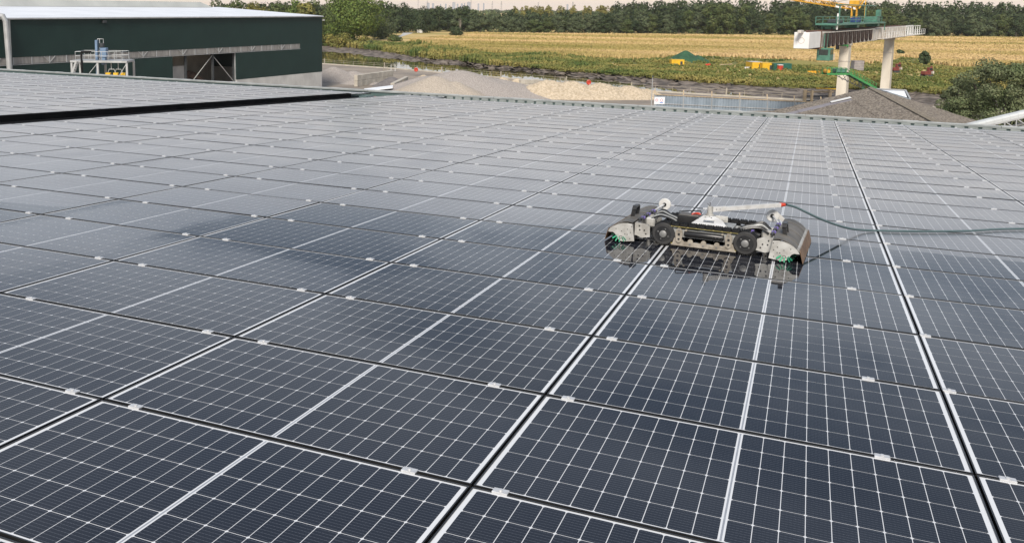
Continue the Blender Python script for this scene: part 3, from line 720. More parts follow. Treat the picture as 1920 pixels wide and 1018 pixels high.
def crown_blobs(r, h0, h1, w, n, top=.75):
    bl = []
    for k in range(n):
        f = (k+.5)/n; z = h0 + (h1-h0)*f
        prof = math.sin(math.pi*min(.97, .12+f*.86))**.6
        a = r.uniform(0, 6.28); rad = w*prof*r.uniform(.25,.62)
        s = w*r.uniform(.30,.48)*(.65+.35*prof)
        bl.append((rad*math.cos(a), rad*math.sin(a), z, s, s, s*r.uniform(.7,1.0)*(h1-h0)/(2.3*w) if (h1-h0) > 2.3*w else s*r.uniform(.65,.9)))
    bl.append((0,0,(h0+h1)/2, w*.5, w*.5, (h1-h0)*.36))
    return bl
def fol(name, c1, c2): return pm(name, c1, c2, .25, .75, spec=.2, coords='World', island=.35, trans=.22, detail=3)
M['f_dark'] = fol('foliage_dark', (.040,.062,.028), (.072,.094,.040))
M['f_mid'] = fol('foliage_mid', (.078,.108,.036), (.118,.138,.050))
M['f_grey'] = fol('foliage_willow', (.125,.150,.078), (.085,.110,.052))
M['f_light'] = fol('foliage_light', (.155,.205,.046), (.105,.150,.040))
M['f_yellow'] = fol('foliage_yellowing', (.250,.220,.058), (.160,.160,.048))
M['f_back'] = fol('foliage_far_wood', (.045,.066,.030), (.085,.105,.045))
M['f_near'] = fol('foliage_bush', (.110,.145,.060), (.175,.195,.105))
M['bark'] = pm('bark', (.09,.075,.06), (.05,.042,.035), 3, .9, bump=.3)
M['deadwood'] = pm('dead_wood', (.32,.28,.23), (.22,.19,.16), 3, .9)
def tree_proto(seed, h, w, n, size, mat, base=.12, nb=13, trunk=.02):
    r = random.Random(seed)
    root = empty('tree')
    tk = MB(); tk.tube([(0,0,-.2),(r.uniform(-.1,.1),0,h*.25),(r.uniform(-.3,.3),r.uniform(-.3,.3),h*.55),(r.uniform(-.4,.4),0,h*.85)], [h*trunk*1.2,h*trunk,h*trunk*.6,h*trunk*.15], 7)
    for k in range(5):
        z = h*r.uniform(.25,.6); a = r.uniform(0,6.28); l = w*r.uniform(.4,.7)
        tk.tube([(0,0,z),(l*.5*math.cos(a), l*.5*math.sin(a), z+h*.1),(l*math.cos(a), l*math.sin(a), z+h*.2)], [h*trunk*.5,h*trunk*.3,h*trunk*.08], 5)
    tk.build('trunk', M['bark'], root)
    bl = crown_blobs(r, h*base, h*.93, w, nb)
    leaf_cloud(bl, n, size, seed).build('crown', mat, root)
    return root
def put(root, loc, rz, sc, label, cat, group=None, name=None, sz=None):
    root.location = [float(c) for c in loc]; root.rotation_euler = (0,0,rz); root.scale = (sc, sc, sz or sc)
    if name: root.name = name
    return tag(root, label, cat, group)
rt = random.Random(21)
protos = {}
def proto(key, *a):
    """first use returns the prototype, later uses a copy"""
    if key not in protos: protos[key] = tree_proto(*a); return protos[key]
    return copy_tree(protos[key])
KINDS = {
 'dark': lambda s: proto(('dark',s), 40+s, 19, 6.0, 2600, .5, M['f_dark'], .06),
 'mid': lambda s: proto(('mid',s), 50+s, 17, 6.4, 2600, .5, M['f_mid'], .06),
 'grey': lambda s: proto(('grey',s), 60+s, 15, 6.6, 2600, .48, M['f_grey'], .04),
 'poplar': lambda s: proto(('poplar',s), 70+s, 23, 4.6, 1400, .62, M['f_mid'], .10),
 'yellow': lambda s: proto(('yellow',s), 80+s, 16, 6.0, 2000, .5, M['f_yellow'], .08),
}
word = {'dark': 'dark green', 'mid': 'mid green', 'grey': 'grey green willow-like', 'poplar': 'tall slender', 'yellow': 'yellowing'}
# front row of the wood beyond the field: px, foot y, kind, top y
row = []
x = 745
while x < 1990:
    foot_y = 61 + (x-877)*.0086
    if x < 870: kind = rt.choice(['dark','dark','grey'])
    elif x < 1120: kind = rt.choice(['grey','grey','mid'])
    elif x < 1330: kind = rt.choice(['grey','mid','dark'])
    elif x < 1490: kind = rt.choice(['dark','mid','dark'])
    elif x < 1680: kind = rt.choice(['dark','mid','mid'])
    else: kind = rt.choice(['mid','dark','grey'])
    lo_t, hi_t = (10, 30) if x < 870 else (24, 42) if x < 1130 else (18, 40) if x < 1260 else (6, 30) if x < 1490 else (10, 36) if x < 1690 else (24, 48)
    top = rt.uniform(lo_t, hi_t)
    row.append((x, foot_y, kind, top)); x += rt.uniform(12, 19)
n_k = {}
for k, (px, py, kind, top) in enumerate(row):
    p = at(px, py - rt.uniform(0, 1.0), 0); dep = proj(p)[2]
    h_need = zat(px, top, dep); H0 = {'dark':19,'mid':17,'grey':15,'poplar':23,'yellow':16}[kind]*.97
    t_ = KINDS[kind](rt.randrange(3)); sz = h_need/H0
    put(t_, (p[0], p[1], -.1), rt.uniform(0, 6.28), max(.9, min(1.2, sz))*1.15, '%s tree, %s along the wood edge behind the field' % (word[kind], ordinal(k+1)), 'tree', 'trees along the far edge of the field', 'woodland_tree', sz)
# taller trees behind: one mass
back = MB(); rb2 = random.Random(5)
for k in range(560):
    px = rb2.uniform(300, 2000); dep = rb2.uniform(665, 820)
    if px < 740: dep = rb2.uniform(520, 700)
    top = 26 if px < 470 else 8 if px < 620 else 6 if px < 740 else 16 if px < 880 else 24 if px < 960 else 26 if px < 1150 else 5 if px < 1260 else 0 if px < 1500 else 4 if px < 1720 else 6
    top += rb2.gauss(2, 3.5)
    p = P(px, 60, dep); h = max(9, zat(px, top, dep)); w = rb2.uniform(6, 9)
    c = leaf_cloud(crown_blobs(rb2, h*.0, h*.95, w, 11), 300, 1.05, 300+k)
    back.add([(v[0]+p[0], v[1]+p[1], v[2]) for v in c.v], c.f)
tag(back.build('distant_wood', M['f_back']), 'dense dark wood rising behind the front row of trees', 'wood', kind='stuff')
yel = MB()                                    # yellowing poplar plantation seen over the tree tops
for k in range(46):
    px = rb2.uniform(960, 1150); dep = rb2.uniform(900, 1050); top = rb2.uniform(10, 14)
    p = P(px, 60, dep); h = zat(px, top, dep); c = leaf_cloud(crown_blobs(rb2, h*.2, h*.96, 4.2, 7), 260, .9, 500+k)
    yel.add([(v[0]+p[0], v[1]+p[1], v[2]) for v in c.v], c.f)
tag(yel.build('poplar_plantation', M['f_yellow']), 'yellowish poplar plantation showing above the darker tree tops', 'wood', kind='stuff')
far_w = MB()                                  # low blue woods on the horizon
for k in range(420):
    px = rb2.uniform(560, 1960); dep = rb2.uniform(1500, 4200)
    p = P(px, 30, dep); h = rb2.uniform(9, 15)
    c = leaf_cloud([(0,0,h*.45,13,8,h*.5),(9,0,h*.4,9,6,h*.42),(-9,0,h*.4,9,6,h*.45)], 30, 4.5, 900+k)
    far_w.add([(v[0]+p[0], v[1]+p[1], v[2]-.5) for v in c.v], c.f)
tag(far_w.build('horizon_wood', M['f_mid']), 'low hazy woods along the horizon', 'wood', kind='stuff')
# large trees by the river bend, left
def single(name, seed, px, foot, top, wpx, mat, n, label, size=.55, cat='tree', nb=16, base=.05):
    p = at(px, foot, 0); dep = proj(p)[2]; h = zat(px, top, dep); w = wpx/2*dep/F*1.2
    t_ = tree_proto(seed, h, w*.92, n, size, mat, base, nb, .018); return put(t_, (p[0], p[1], -.1), 0, 1, label, cat, None, name)
single('poplar_tree', 101, 662, 77, -22, 150, M['f_light'], 13000, 'large bright green tree standing at the river bend', .55, nb=26)
single('poplar_tree', 102, 716, 70, 2, 70, M['f_dark'], 2600, 'dark round tree tucked behind the bright green tree at the bend', .55)
single('willow_tree', 103, 716, 74, 26, 60, M['f_grey'], 2200, 'low grey green willow beside the bright green tree', .5)
single('poplar_tree', 104, 622, 72, 8, 60, M['f_mid'], 2400, 'green tree rising just past the corner of the green hall', .55)
single('poplar_tree', 105, 790, 62, 12, 58, M['f_dark'], 2600, 'tall dark tree above the end of the gravel path', .55)
single('poplar_tree', 106, 752, 62, 6, 56, M['f_dark'], 2600, 'dark tree between the bright green tree and the gravel path', .55)
single('dead_tree_bush', 107, 857, 70, 52, 42, M['f_dark'], 1500, 'dark low bush at the near corner of the golden field', .45, 'bush', 9, .0)
for k, (px, foot, top, wpx, mt, lab) in enumerate(((645,88,65,56,'f_yellow','yellow green shrub at the water edge below the bright tree'),(684,89,70,48,'f_yellow','yellowish rounded shrub next to the reeds at the bend'),(618,86,66,40,'f_yellow','yellowing shrub just past the hall corner at the water'),
        (690,90,78,36,'f_grey','grey green reeds standing on the mud at the bend'),(740,78,68,36,'f_mid','green shrub below the gravel path'),(1735,121,96,27,'f_dark','dark round bush standing alone at the field corner by the red machine'),(1687,106,94,19,'f_dark','small dark bush just past the concrete gantry pier'))):
    single('shrub', 120+k, px, foot, top, wpx, M[mt], 1300, lab, .42, 'shrub', 9, .0)
for k, (px, top) in enumerate(((440,0),(478,4),(515,1),(550,-4),(590,-3),(402,2),(460,6),(533,5),(572,4),(425,7))):
    p = P(px, 40, 400 + 30*(k % 4)); dep = proj((p[0], p[1], 0))[2]; h = zat(px, top, dep)
    t_ = tree_proto(140+k, h, 9.5, 2600, .58, M[('f_mid','f_yellow','f_mid','f_light','f_mid','f_grey','f_dark','f_mid','f_yellow','f_dark')[k]], .0, 15)
    put(t_, (p[0], p[1], 0), 0, 1, '%s tree behind the roof of the green hall, %s along from its roof vent' % (('green','olive','mid green','bright green','broad green','greyish','dark','low green','yellowing','dark low')[k], ordinal(sorted([440,478,515,550,590,402,460,533,572,425]).index(px)+1)), 'tree', None, 'riverside_tree')
dt = tag(empty('dead_tree', at(863, 64, 0)), 'bare pale dead tree behind the dark bush at the field corner', 'tree')
tb = MB(); tb.tube([(0,0,-.2),(0,0,5),(.3,0,9)], [.22,.16,.05], 6); tb.build('trunk', M['deadwood'], dt)
tb = MB()
for k in range(26):
    z = rt.uniform(2, 8); a = rt.uniform(0, 6.28); l = rt.uniform(.8, 2.2)
    tb.tube([(0,0,z),(l*.5*math.cos(a), l*.5*math.sin(a), z+l*.9),(l*math.cos(a)*.8, l*math.sin(a)*.8, z+l*1.8)], [.07,.05,.02], 4)
tb.build('crown', M['deadwood'], dt)
# maize field: standing stalks
M['maize'] = None
def maize_mat():
    mt, t, b = newmat('ripe_maize'); g = N(t, 'ShaderNodeNewGeometry')
    mpn = N(t, 'ShaderNodeMapping'); mpn.inputs['Rotation'].default_value = (0,0,math.radians(-22)); mpn.inputs['Scale'].default_value = (.005,.022,.0)
    L(t, g.outputs['Position'], mpn.inputs[0])
    n1 = N(t, 'ShaderNodeTexNoise'); n1.inputs['Scale'].default_value = 1.0; n1.inputs['Detail'].default_value = 6; L(t, mpn.outputs[0], n1.inputs['Vector'])
    gp_ = at(960, 97, 0); vd = N(t, 'ShaderNodeVectorMath', operation='DISTANCE'); L(t, g.outputs['Position'], vd.inputs[0]); vd.inputs[1].default_value = tuple(float(c) for c in gp_)
    gm = N(t, 'ShaderNodeMapRange', interpolation_type='SMOOTHSTEP'); gm.inputs[1].default_value = 15; gm.inputs[2].default_value = 95; gm.inputs[3].default_value = -.11; gm.inputs[4].default_value = 0.02; L(t, vd.outputs['Value'], gm.inputs[0])
    ad = math_(t, 'MULTIPLY_ADD', g.outputs['Random Per Island'], .08, math_(t, 'SUBTRACT', n1.outputs['Fac'], .02)); ad = math_(t, 'ADD', ad, gm.outputs[0])
    rp = N(t, 'ShaderNodeValToRGB'); e = rp.color_ramp.elements
    e[0].position = .34; e[0].color = (.24,.215,.06,1); e[1].position = .64; e[1].color = (.56,.41,.21,1)
    q = e.new(.50); q.color = (.43,.325,.135,1)
    L(t, ad, rp.inputs[0]); L(t, rp.outputs[0], b.inputs['Base Color']); b.inputs['Roughness'].default_value = .9; b.inputs['Specular IOR Level'].default_value = .1
    return mt
M['maize'] = maize_mat()
Fpx = [(790,82),(860,96),(960,101),(1080,107),(1190,112),(1260,108),(1330,106),(1480,113),(1560,124),(1660,118),(1690,108),(1735,110),(1750,121),(1800,126),(1920,122),(2000,120)]
fx_ = [p[0] for p in Fpx]; fy_ = [p[1] for p in Fpx]
mz = MB(); rm = random.Random(31)
for k in range(80000):
    px = rm.uniform(770, 1990); ylo = float(np.interp(px, fx_, fy_)); yhi = 63.5 + (px-877)*.0086
    if px < 880: yhi = max(yhi, 64 + (880-px)*.12)
    py = ylo + (yhi-ylo)*(rm.random()**1.15)
    p = at(px, py, 0); h = rm.uniform(1.0, 1.35); w = rm.uniform(.22, .42); a = rm.uniform(0, 3.14)
    dx, dy = w*math.cos(a), w*math.sin(a); lx, ly = rm.uniform(-.4,.4), rm.uniform(-.4,.4)
    mz.add([(p[0]-dx*.4,p[1]-dy*.4,0),(p[0]+dx*.4,p[1]+dy*.4,0),(p[0]+dx+lx,p[1]+dy+ly,h),(p[0]-dx+lx,p[1]-dy+ly,h*rm.uniform(.8,1))], [(0,1,2,3)])
tag(mz.build('maize_crop', M['maize']), 'golden ripe maize with greener streaks filling the field', 'crop', kind='stuff')
# bank vegetation: tufts of upright stems, taller in drifts, between the mud and the field
M['scrub'] = None
def scrub_mat():
    mt, t, b = newmat('bank_scrub'); g = N(t, 'ShaderNodeNewGeometry')
    n1 = N(t, 'ShaderNodeTexNoise'); n1.inputs['Scale'].default_value = .06; n1.inputs['Detail'].default_value = 5; L(t, g.outputs['Position'], n1.inputs['Vector'])
    ad = math_(t, 'MULTIPLY_ADD', g.outputs['Random Per Island'], .12, math_(t, 'SUBTRACT', n1.outputs['Fac'], .06))
    rp = N(t, 'ShaderNodeValToRGB'); e = rp.color_ramp.elements
    e[0].position = .30; e[0].color = (.085,.135,.040,1); e[1].position = .66; e[1].color = (.34,.285,.095,1)
    q = e.new(.47); q.color = (.195,.205,.062,1)
    L(t, ad, rp.inputs[0]); b.inputs['Roughness'].default_value = .85; b.inputs['Specular IOR Level'].default_value = .15
    L(t, rp.outputs[0], b.inputs['Base Color'])
    tr = N(t, 'ShaderNodeBsdfTranslucent'); L(t, rp.outputs[0], tr.inputs[0]); ms = N(t, 'ShaderNodeMixShader'); ms.inputs[0].default_value = .25
    L(t, b.outputs[0], ms.inputs[1]); L(t, tr.outputs[0], ms.inputs[2]); L(t, ms.outputs[0], t.nodes['Material Output'].inputs[0])
    return mt
M['scrub'] = scrub_mat()
ug = MB()
vx = [p[0] for p in Vpx]; vy = [p[1] for p in Vpx]
for k in range(9500):
    px = rm.uniform(560, 2000); lo = float(np.interp(px, vx, vy)); hi = float(np.interp(px, [560,700,790]+fx_[1:], [70,82,84]+fy_[1:])) + 2
    if lo - hi < 2: hi = lo - 2
    py = lo + (hi-lo)*rm.random() + rm.uniform(-.4, 1.1)
    p = at(px, py, 0); dep = proj(p)[2]
    drift = .5 + .5*math.sin(p[0]*.13 + 2*math.sin(p[1]*.05))*math.cos(p[1]*.11 + p[0]*.04)
    tall = 1.7 if px < 900 else 1.15 if px < 1150 else .75
    hgt = (.55 + 1.0*drift)*tall*rm.uniform(.7,1.2); w = rm.uniform(.4,.9); bw = .11*dep/260
    for q in range(7):
        a = rm.uniform(0, 6.28); r0 = w*.35*rm.random(); ln = w*rm.uniform(.3,1.0); hh = hgt*rm.uniform(.6,1.05)
        bx_, by_ = p[0]+r0*math.cos(a), p[1]+r0*math.sin(a); tx_, ty_ = bx_+ln*math.cos(a), by_+ln*math.sin(a); sx_, sy_ = -math.sin(a)*bw*2.0, math.cos(a)*bw*2.0
        mx_, my_ = (bx_*.6+tx_*.4), (by_*.6+ty_*.4)
        ug.add([(bx_-sx_*.5,by_-sy_*.5,-.1),(bx_+sx_*.5,by_+sy_*.5,-.1),(mx_+sx_,my_+sy_,hh),(tx_+sx_*.6,ty_+sy_*.6,hh*.72),(tx_-sx_*.6,ty_-sy_*.6,hh*.7),(mx_-sx_,my_-sy_,hh)], [(0,1,2,5),(5,2,3,4)])
for k in range(210):                           # rounded bushes among the scrub
    px = rm.uniform(600, 1960); lo = float(np.interp(px, vx, vy)); hi = float(np.interp(px, [560,700,790]+fx_[1:], [70,82,84]+fy_[1:])) + 3
    py = lo - abs(rm.gauss(0, .35))*max(2, lo-hi)
    if 1250 < px < 1500 and py < 133: continue
    p = at(px, max(py, hi), 0); w = rm.uniform(.7, 1.7); hgt = w*rm.uniform(.7, 1.2)
    c = leaf_cloud([(p[0], p[1], hgt*.5, w, w, hgt*.6), (p[0]+w*.7, p[1], hgt*.35, w*.6, w*.6, hgt*.45)], 90, .24, 5000+k, up=.5, spread=.6); ug.add(c.v, c.f)
tag(ug.build('bank_scrub', M['scrub']), 'low tangled scrub and reeds along the far river bank', 'scrub', kind='stuff')
gbm = MB()                                     # grassy ground under the scrub
gk = [k for k in range(len(V3d)) if 450 < proj(V3d[k])[0] < 2400]
for k in gk:
    pv = V3d[k]; pxk = proj(pv)[0]; hi = float(np.interp(pxk, [560,700,790]+fx_[1:], [70,82,84]+fy_[1:]))
    pt = at(pxk, min(hi, proj(pv)[1]-2), 0); gbm.v += [(pv[0],pv[1],-.05), (pt[0],pt[1],.03)]
gbm.f = [(2*k, 2*k+1, 2*k+3, 2*k+2)[::-1] for k in range(len(gk)-1)]
tag(gbm.build('bank_ground', M['grass']), kind='structure')
# near tree group at the right edge
def bush(seed, px, foot, top, wpx, dep, label, mat='f_near', n=9000):
    h = zat(px, top, dep); p = P(px, foot, dep); w = wpx/2*dep/F; r = random.Random(seed)
    root = empty('riverside_tree'); tk = MB()
    for k in range(6):
        a = r.uniform(0, 6.28); l = w*r.uniform(.3,.6); tk.tube([(0,0,-.2),(l*.3*math.cos(a), l*.3*math.sin(a), h*.35),(l*math.cos(a), l*math.sin(a), h*.8)], [h*.018,h*.012,h*.003], 6)
    tk.build('trunk', M['bark'], root)
    bl = []
    for k in range(70):
        a = r.uniform(0, 6.28); f = r.random(); z = h*(.05 + .86*f); rr = w*math.sqrt(max(.02, 1-((f-.38)/.66)**2))*r.uniform(.35,1.0)
        s_ = w*r.uniform(.11,.25); bl.append((rr*math.cos(a), rr*math.sin(a), z, s_*r.uniform(.8,1.5), s_, s_*r.uniform(.6,1.1)))
    bl.append((0,0,h*.42,w*.6,w*.6,h*.36))
    leaf_cloud(bl, n, .125*dep/100, seed, spread=.75).build('crown', M[mat], root)
    return put(root, (p[0], p[1], 0), 0, 1, label, 'tree')
bush(201, 1872, 250, 110, 190, 105, 'broad leafy willow behind the white conveyor gallery', n=36000)
bush(202, 1800, 250, 138, 95, 118, 'lower leafy bush between the mud bank and the broad willow', n=13000)
bush(203, 1940, 250, 102, 110, 112, 'dark leafy tree cut by the edge of the photo above the conveyor gallery', 'f_mid', n=16000)

# ------------------------------------------------------------------ green hall
M['green_clad'] = pm('dark_green_cladding', (.010,.028,.024), (.013,.034,.029), .3, .5, spec=.3)
M['white_roof'] = pm('white_roof_sheet', (.74,.76,.79), (.66,.68,.71), .2, .5)
M['vent'] = pm('ridge_vent_sheet', (.46,.47,.44), (.38,.39,.37), .3, .6)
M['poly'] = pm('clear_corrugated_sheet', (.30,.29,.27), (.20,.19,.18), .5, .4, stretch=(6,1,1))
M['galv_steel'] = pm('galvanised_steel', (.48,.49,.49), (.36,.37,.37), .8, .5, .3)
M['brownheap'] = pm('brown_compost', (.27,.175,.13), (.17,.11,.08), 1.2, .95, bump=.6)
M['dark_steel'] = pm('dark_steel', (.03,.035,.038), (.05,.055,.058), 1, .6)
hA = P(604, 90, 190); hB = P(10, 90, 126)
e1 = np.array([hB[0]-hA[0], hB[1]-hA[1]]); e1 /= np.linalg.norm(e1)
hall = tag(empty('storage_hall', (hA[0], hA[1], 0), math.atan2(e1[1], e1[0])), 'dark green clad storage hall with white roof and translucent band', 'hall')
def wall_s(px, py=90):
    """distance along the hall front at which the photograph's column meets it"""
    v = ray(px, py)[:2]; A = np.array([[e1[0], -v[0]], [e1[1], -v[1]]]); return float(np.linalg.solve(A, CW[:2]-hA[:2])[0])
# local axes: x along the front away from the corner, y = towards the yard or away
sgn = 1.0 if (np.cross(e1, CW[:2]-hA[:2]) > 0) else -1.0     # which side the camera is on
Yb = lambda d: -sgn*d                                          # d metres behind the front
LEN = 108.0; EZ = 14.9; s1, s2 = wall_s(443), wall_s(323)
def hb(name, x0, x1, d0, d1, z0, z1, mat, par=hall):
    y0, y1 = sorted((Yb(d0), Yb(d1))); return MB().box(x0, x1, y0, y1, z0, z1).build(name, mat, par)
hb('upper_cladding', 0, LEN, 0, .15, 9.45, EZ, M['green_clad'])
sb = wall_s(563)
hb('cladding', 0, sb, 0, .15, 3.5, 9.449, M['green_clad'])
hb('lower_cladding', sb, s1, 0, .15, 3.5, 8.45, M['green_clad'])
hb('lower_cladding', s2, LEN, 0, .15, 3.5, 8.45, M['green_clad'])
hb('plinth', 0.1, s1, .02, .3, 0, 3.499, M['concrete_l']); hb('plinth', s2, LEN, .02, .3, 0, 3.499, M['concrete_l'])
for k in range(14):
    x0 = .1 + k*1.5
    if x0 < s1-1: hb('plinth_joint', x0+1.44, x0+1.46, .0, .02, 0, 3.45, M['vent'])
k = 0; x = sb
while x < LEN-3:
    x2 = min(x+3.0, LEN); hb('translucent_sheet', x+.02, x2-.02, .06, .09, 8.5, 9.44, M['poly'])
    hb('band_post', x2-.07, x2+.07, .0, .055, 8.46, 9.445, M['galv_steel'])
    if k % 3 == 1:
        for q in (-1, 1):
            bm_ = MB(); bm_.bar((x2, Yb(-.02), 8.55), (x2+q*.95, Yb(-.02), 9.40), .07); bm_.build('band_brace', M['galv_steel'], hall)
    x = x2; k += 1
hb('band_sill', sb, LEN, -.05, .10, 8.38, 8.449, M['galv_steel'])
rdg = 27.5; RZ = 16.45
rfm = MB(); ya, ym, yc = Yb(-.25), Yb(rdg), Yb(2*rdg)
rfm.add([(-.1,ya,EZ-.02),(LEN,ya,EZ-.02),(LEN,ym,RZ),(-.1,ym,RZ),(-.1,yc,EZ-.02),(LEN,yc,EZ-.02),(-.1,ya,EZ-.22),(LEN,ya,EZ-.22),(LEN,ym,RZ-.2),(-.1,ym,RZ-.2)], [(0,1,2,3),(3,2,5,4),(6,0,3,9),(6,7,1,0)])
rfo = rfm.build('roof', M['white_roof'], hall)
hb('eave_gutter', -.05, LEN, -.42, -.10, EZ-.24, EZ-.05, M['galv_steel'])
vt = MB(); y0, y1 = Yb(rdg-2.2), Yb(rdg+2.2)
vt.add([(4.5,y0,RZ-.08),(LEN,y0,RZ-.08),(LEN,Yb(rdg-1.4),RZ+1.05),(7.5,Yb(rdg-1.4),RZ+1.05),(7.5,Yb(rdg+1.4),RZ+1.05),(LEN,Yb(rdg+1.4),RZ+1.05),(4.5,y1,RZ-.08),(LEN,y1,RZ-.08)], [(0,1,2,3),(3,2,5,4),(4,5,7,6),(0,3,4,6)])
vt.build('ridge_vent', M['vent'], rfo)
hb('gable_cladding', -.01, .14, .16, 2*rdg, 3.5, EZ-.25, M['green_clad']); hb('gable_plinth', .08, .3, .3, 2*rdg, 0, 3.499, M['concrete_l'])
rw0 = Yb(2*rdg)
for (x0, x1, z0, z1) in ((0,28,0,EZ-.3),(44,LEN,0,EZ-.3),(28,44,0,4.5),(28,44,8.2,EZ-.3)):
    MB().box(x0, x1, min(rw0, rw0+sgn*.2), max(rw0, rw0+sgn*.2), z0, z1).build('rear_wall', M['dark_steel'], hall)
# inside, seen through the open bay
hb('floor_slab', .5, LEN, .4, 2*rdg-.5, 0, .02, M['yard'])
for x in (s1+.15, s1+(s2-s1)*.36, s1+(s2-s1)*.78): hb('column', x-.15, x+.15, .35, .75, 0, 8.4, M['dark_steel'])
hb('column', s1+.02, s1+.18, .18, .34, 0, 8.4, M['galv_steel'])
for (xa, za, xb, zb) in ((s1+.3,3.2,s1+(s2-s1)*.36,8.1),(s1+(s2-s1)*.36,8.2,s1+(s2-s1)*.78,2.6)):
    bm_ = MB(); bm_.bar((xa, Yb(.5), za), (xb, Yb(.5), zb), .10); bm_.build('brace', M['vent'], hall)
hb('bay_wall', s1+(s2-s1)*.60, s2+5, 3.5, 3.9, 0, 6.4, M['concrete_l']); hb('bay_wall', s1-6, s1+(s2-s1)*.30, 11, 11.4, 0, 8.2, M['concrete'])
hb('bay_wall', s1+(s2-s1)*.30, s1+(s2-s1)*.85, 13, 13.4, 0, 6.0, M['concrete'])
def heap(name, cx, cy, rx, ry, h, mat, label, cat='heap', seed=1, peaks=None, rough=.08, group=None, rz=0.0, n=64, crumble=0.0):
    """a pile as a displaced grid; peaks: list of (x,y,r,h) in units of the radii"""
    r = np.random.RandomState(seed); g = np.linspace(-1.05, 1.05, n); X, Y = np.meshgrid(g, g)
    pk = peaks or [(0,0,1,1)]
    Zp = np.zeros_like(X)
    for (a, b, rr, hh) in pk:
        d_ = np.sqrt((X-a)**2 + (Y-b)**2)/rr; Zp = np.maximum(Zp, hh*np.clip(1.04 - np.sqrt(d_**2 + .012), 0, None))
    nz = np.zeros_like(X)
    for o_, am in ((3,.5),(6,.28),(12,.16),(24,.1)):
        c = r.rand(o_+3, o_+3); ix = (X+1.05)/2.1*o_; iy = (Y+1.05)/2.1*o_; i0 = ix.astype(int); j0 = iy.astype(int); fx = ix-i0; fy = iy-j0
        nz += am*((c[j0,i0]*(1-fx)+c[j0,i0+1]*fx)*(1-fy)+(c[j0+1,i0]*(1-fx)+c[j0+1,i0+1]*fx)*fy - .5)
    Zp = np.where(Zp > .01, np.maximum(Zp + nz*rough*2*np.clip(Zp*3,0,1), .0), -.03)
    if crumble: Zp = np.where(Zp > .05, Zp + np.abs(np.sin(X*37 + nz*26))*crumble*np.clip(Zp*3,0,1)*(.4+r.rand(n,n)), Zp)
    mbh = MB(); mbh.v = [(float(X[j,i]*rx), float(Y[j,i]*ry), float(Zp[j,i]*h)) for j in range(n) for i in range(n)]
    mbh.f = [(j*n+i, j*n+i+1, (j+1)*n+i+1, (j+1)*n+i) for j in range(n-1) for i in range(n-1) if max(Zp[j,i],Zp[j,i+1],Zp[j+1,i],Zp[j+1,i+1]) > 0]
    ob = mbh.build(name, mat, smooth=3.14); ob.location = (float(cx), float(cy), .0); ob.rotation_euler = (0,0,rz)
    return tag(ob, label, cat, group)
wp = hall.matrix_world if False else None
def hall_pt(x, d, z=0):
    a = math.atan2(e1[1], e1[0]); y = Yb(d); return (hA[0]+x*math.cos(a)-y*math.sin(a), hA[1]+x*math.sin(a)+y*math.cos(a), z)
hp_ = hall_pt(s1+(s2-s1)*.28, 7)
heap('compost_heap', hp_[0], hp_[1], 9, 5.5, 5.6, M['brownheap'], 'brown heap stored inside the open bay of the green hall', seed=4, rough=.25)
# left edge: downpipes and corner gap
xd = wall_s(11); xg = wall_s(16)
hb('corner_gap', xg-.5, xg+.25, -.03, -.005, 3, EZ-.3, M['dark_steel'])
dp = MB(); dp.tube([(xd+.9, Yb(-.1), EZ+.3),(xd+.75, Yb(-.7), EZ+.25),(xd+.5, Yb(-.9), EZ-.5),(xd+.3, Yb(-.9), 9),(xd+.1, Yb(-.9), 1)], .36, 10); dp.build('downpipe', M['galv_steel'], hall)
MB().tube([(wall_s(18), Yb(-.12), EZ-.3),(wall_s(18), Yb(-.12), 1)], .16, 8).build('downpipe', M['vent'], hall)
lm = hb('wall_lamp', wall_s(195)-.3, wall_s(195)+.3, -.5, -.05, EZ-.85, EZ-.5, M['dark_steel']); hb('camera_bracket', -.5, -.02, -.3, .1, EZ-1.0, EZ-.75, M['white_plastic'])
sk = MB(); sk.add([(LEN*.0+xd-6,Yb(14),EZ+.84),(xd+4,Yb(14),EZ+.84),(xd-10,Yb(1),EZ+.12),(xd-9.7,Yb(1),EZ+.12)], [(0,1,3,2)])

# ------------------------------------------------------------------ blue dosing machine on its platform
M['blue'] = pm('blue_machine_paint', (.15,.23,.34), (.11,.17,.26), 2, .5)
M['yellow'] = pm('yellow_paint', (.72,.44,.02), (.60,.36,.02), 1.5, .5, coords='World')
dpt = 122.0
def Q(px, py, dd=0.0): v = P(px, py, dpt+dd); return Vector((float(v[0]), float(v[1]), float(v[2])))
cxr = Vector((RW[0][0], RW[0][1], 0)).normalized(); cyr = Vector((-cxr.y, cxr.x, 0))    # right and away, level
def plat_frame(px, dep): v = P(px, 110, dep); return Vector((float(v[0]), float(v[1]), 0))
mo = plat_frame(193, dpt); ang = math.atan2(cxr.y, cxr.x)
mc = tag(empty('dosing_plant', mo, ang), 'blue dosing machine on a galvanised platform with railings before the hall', 'machine')
px2x = lambda px: (px-193)*dpt/F
pz = zat(190, 113, dpt)
MB().box(px2x(140), px2x(245), -1.8, 1.8, pz-.25, pz).build('platform', M['galv_steel'], mc)
for px in (142, 190, 244):
    for y in (-1.6, 1.6): MB().box(px2x(px)-.12, px2x(px)+.12, y-.12, y+.12, 0, pz-.251).build('leg', M['galv_steel'], mc)
rail_h = 1.15
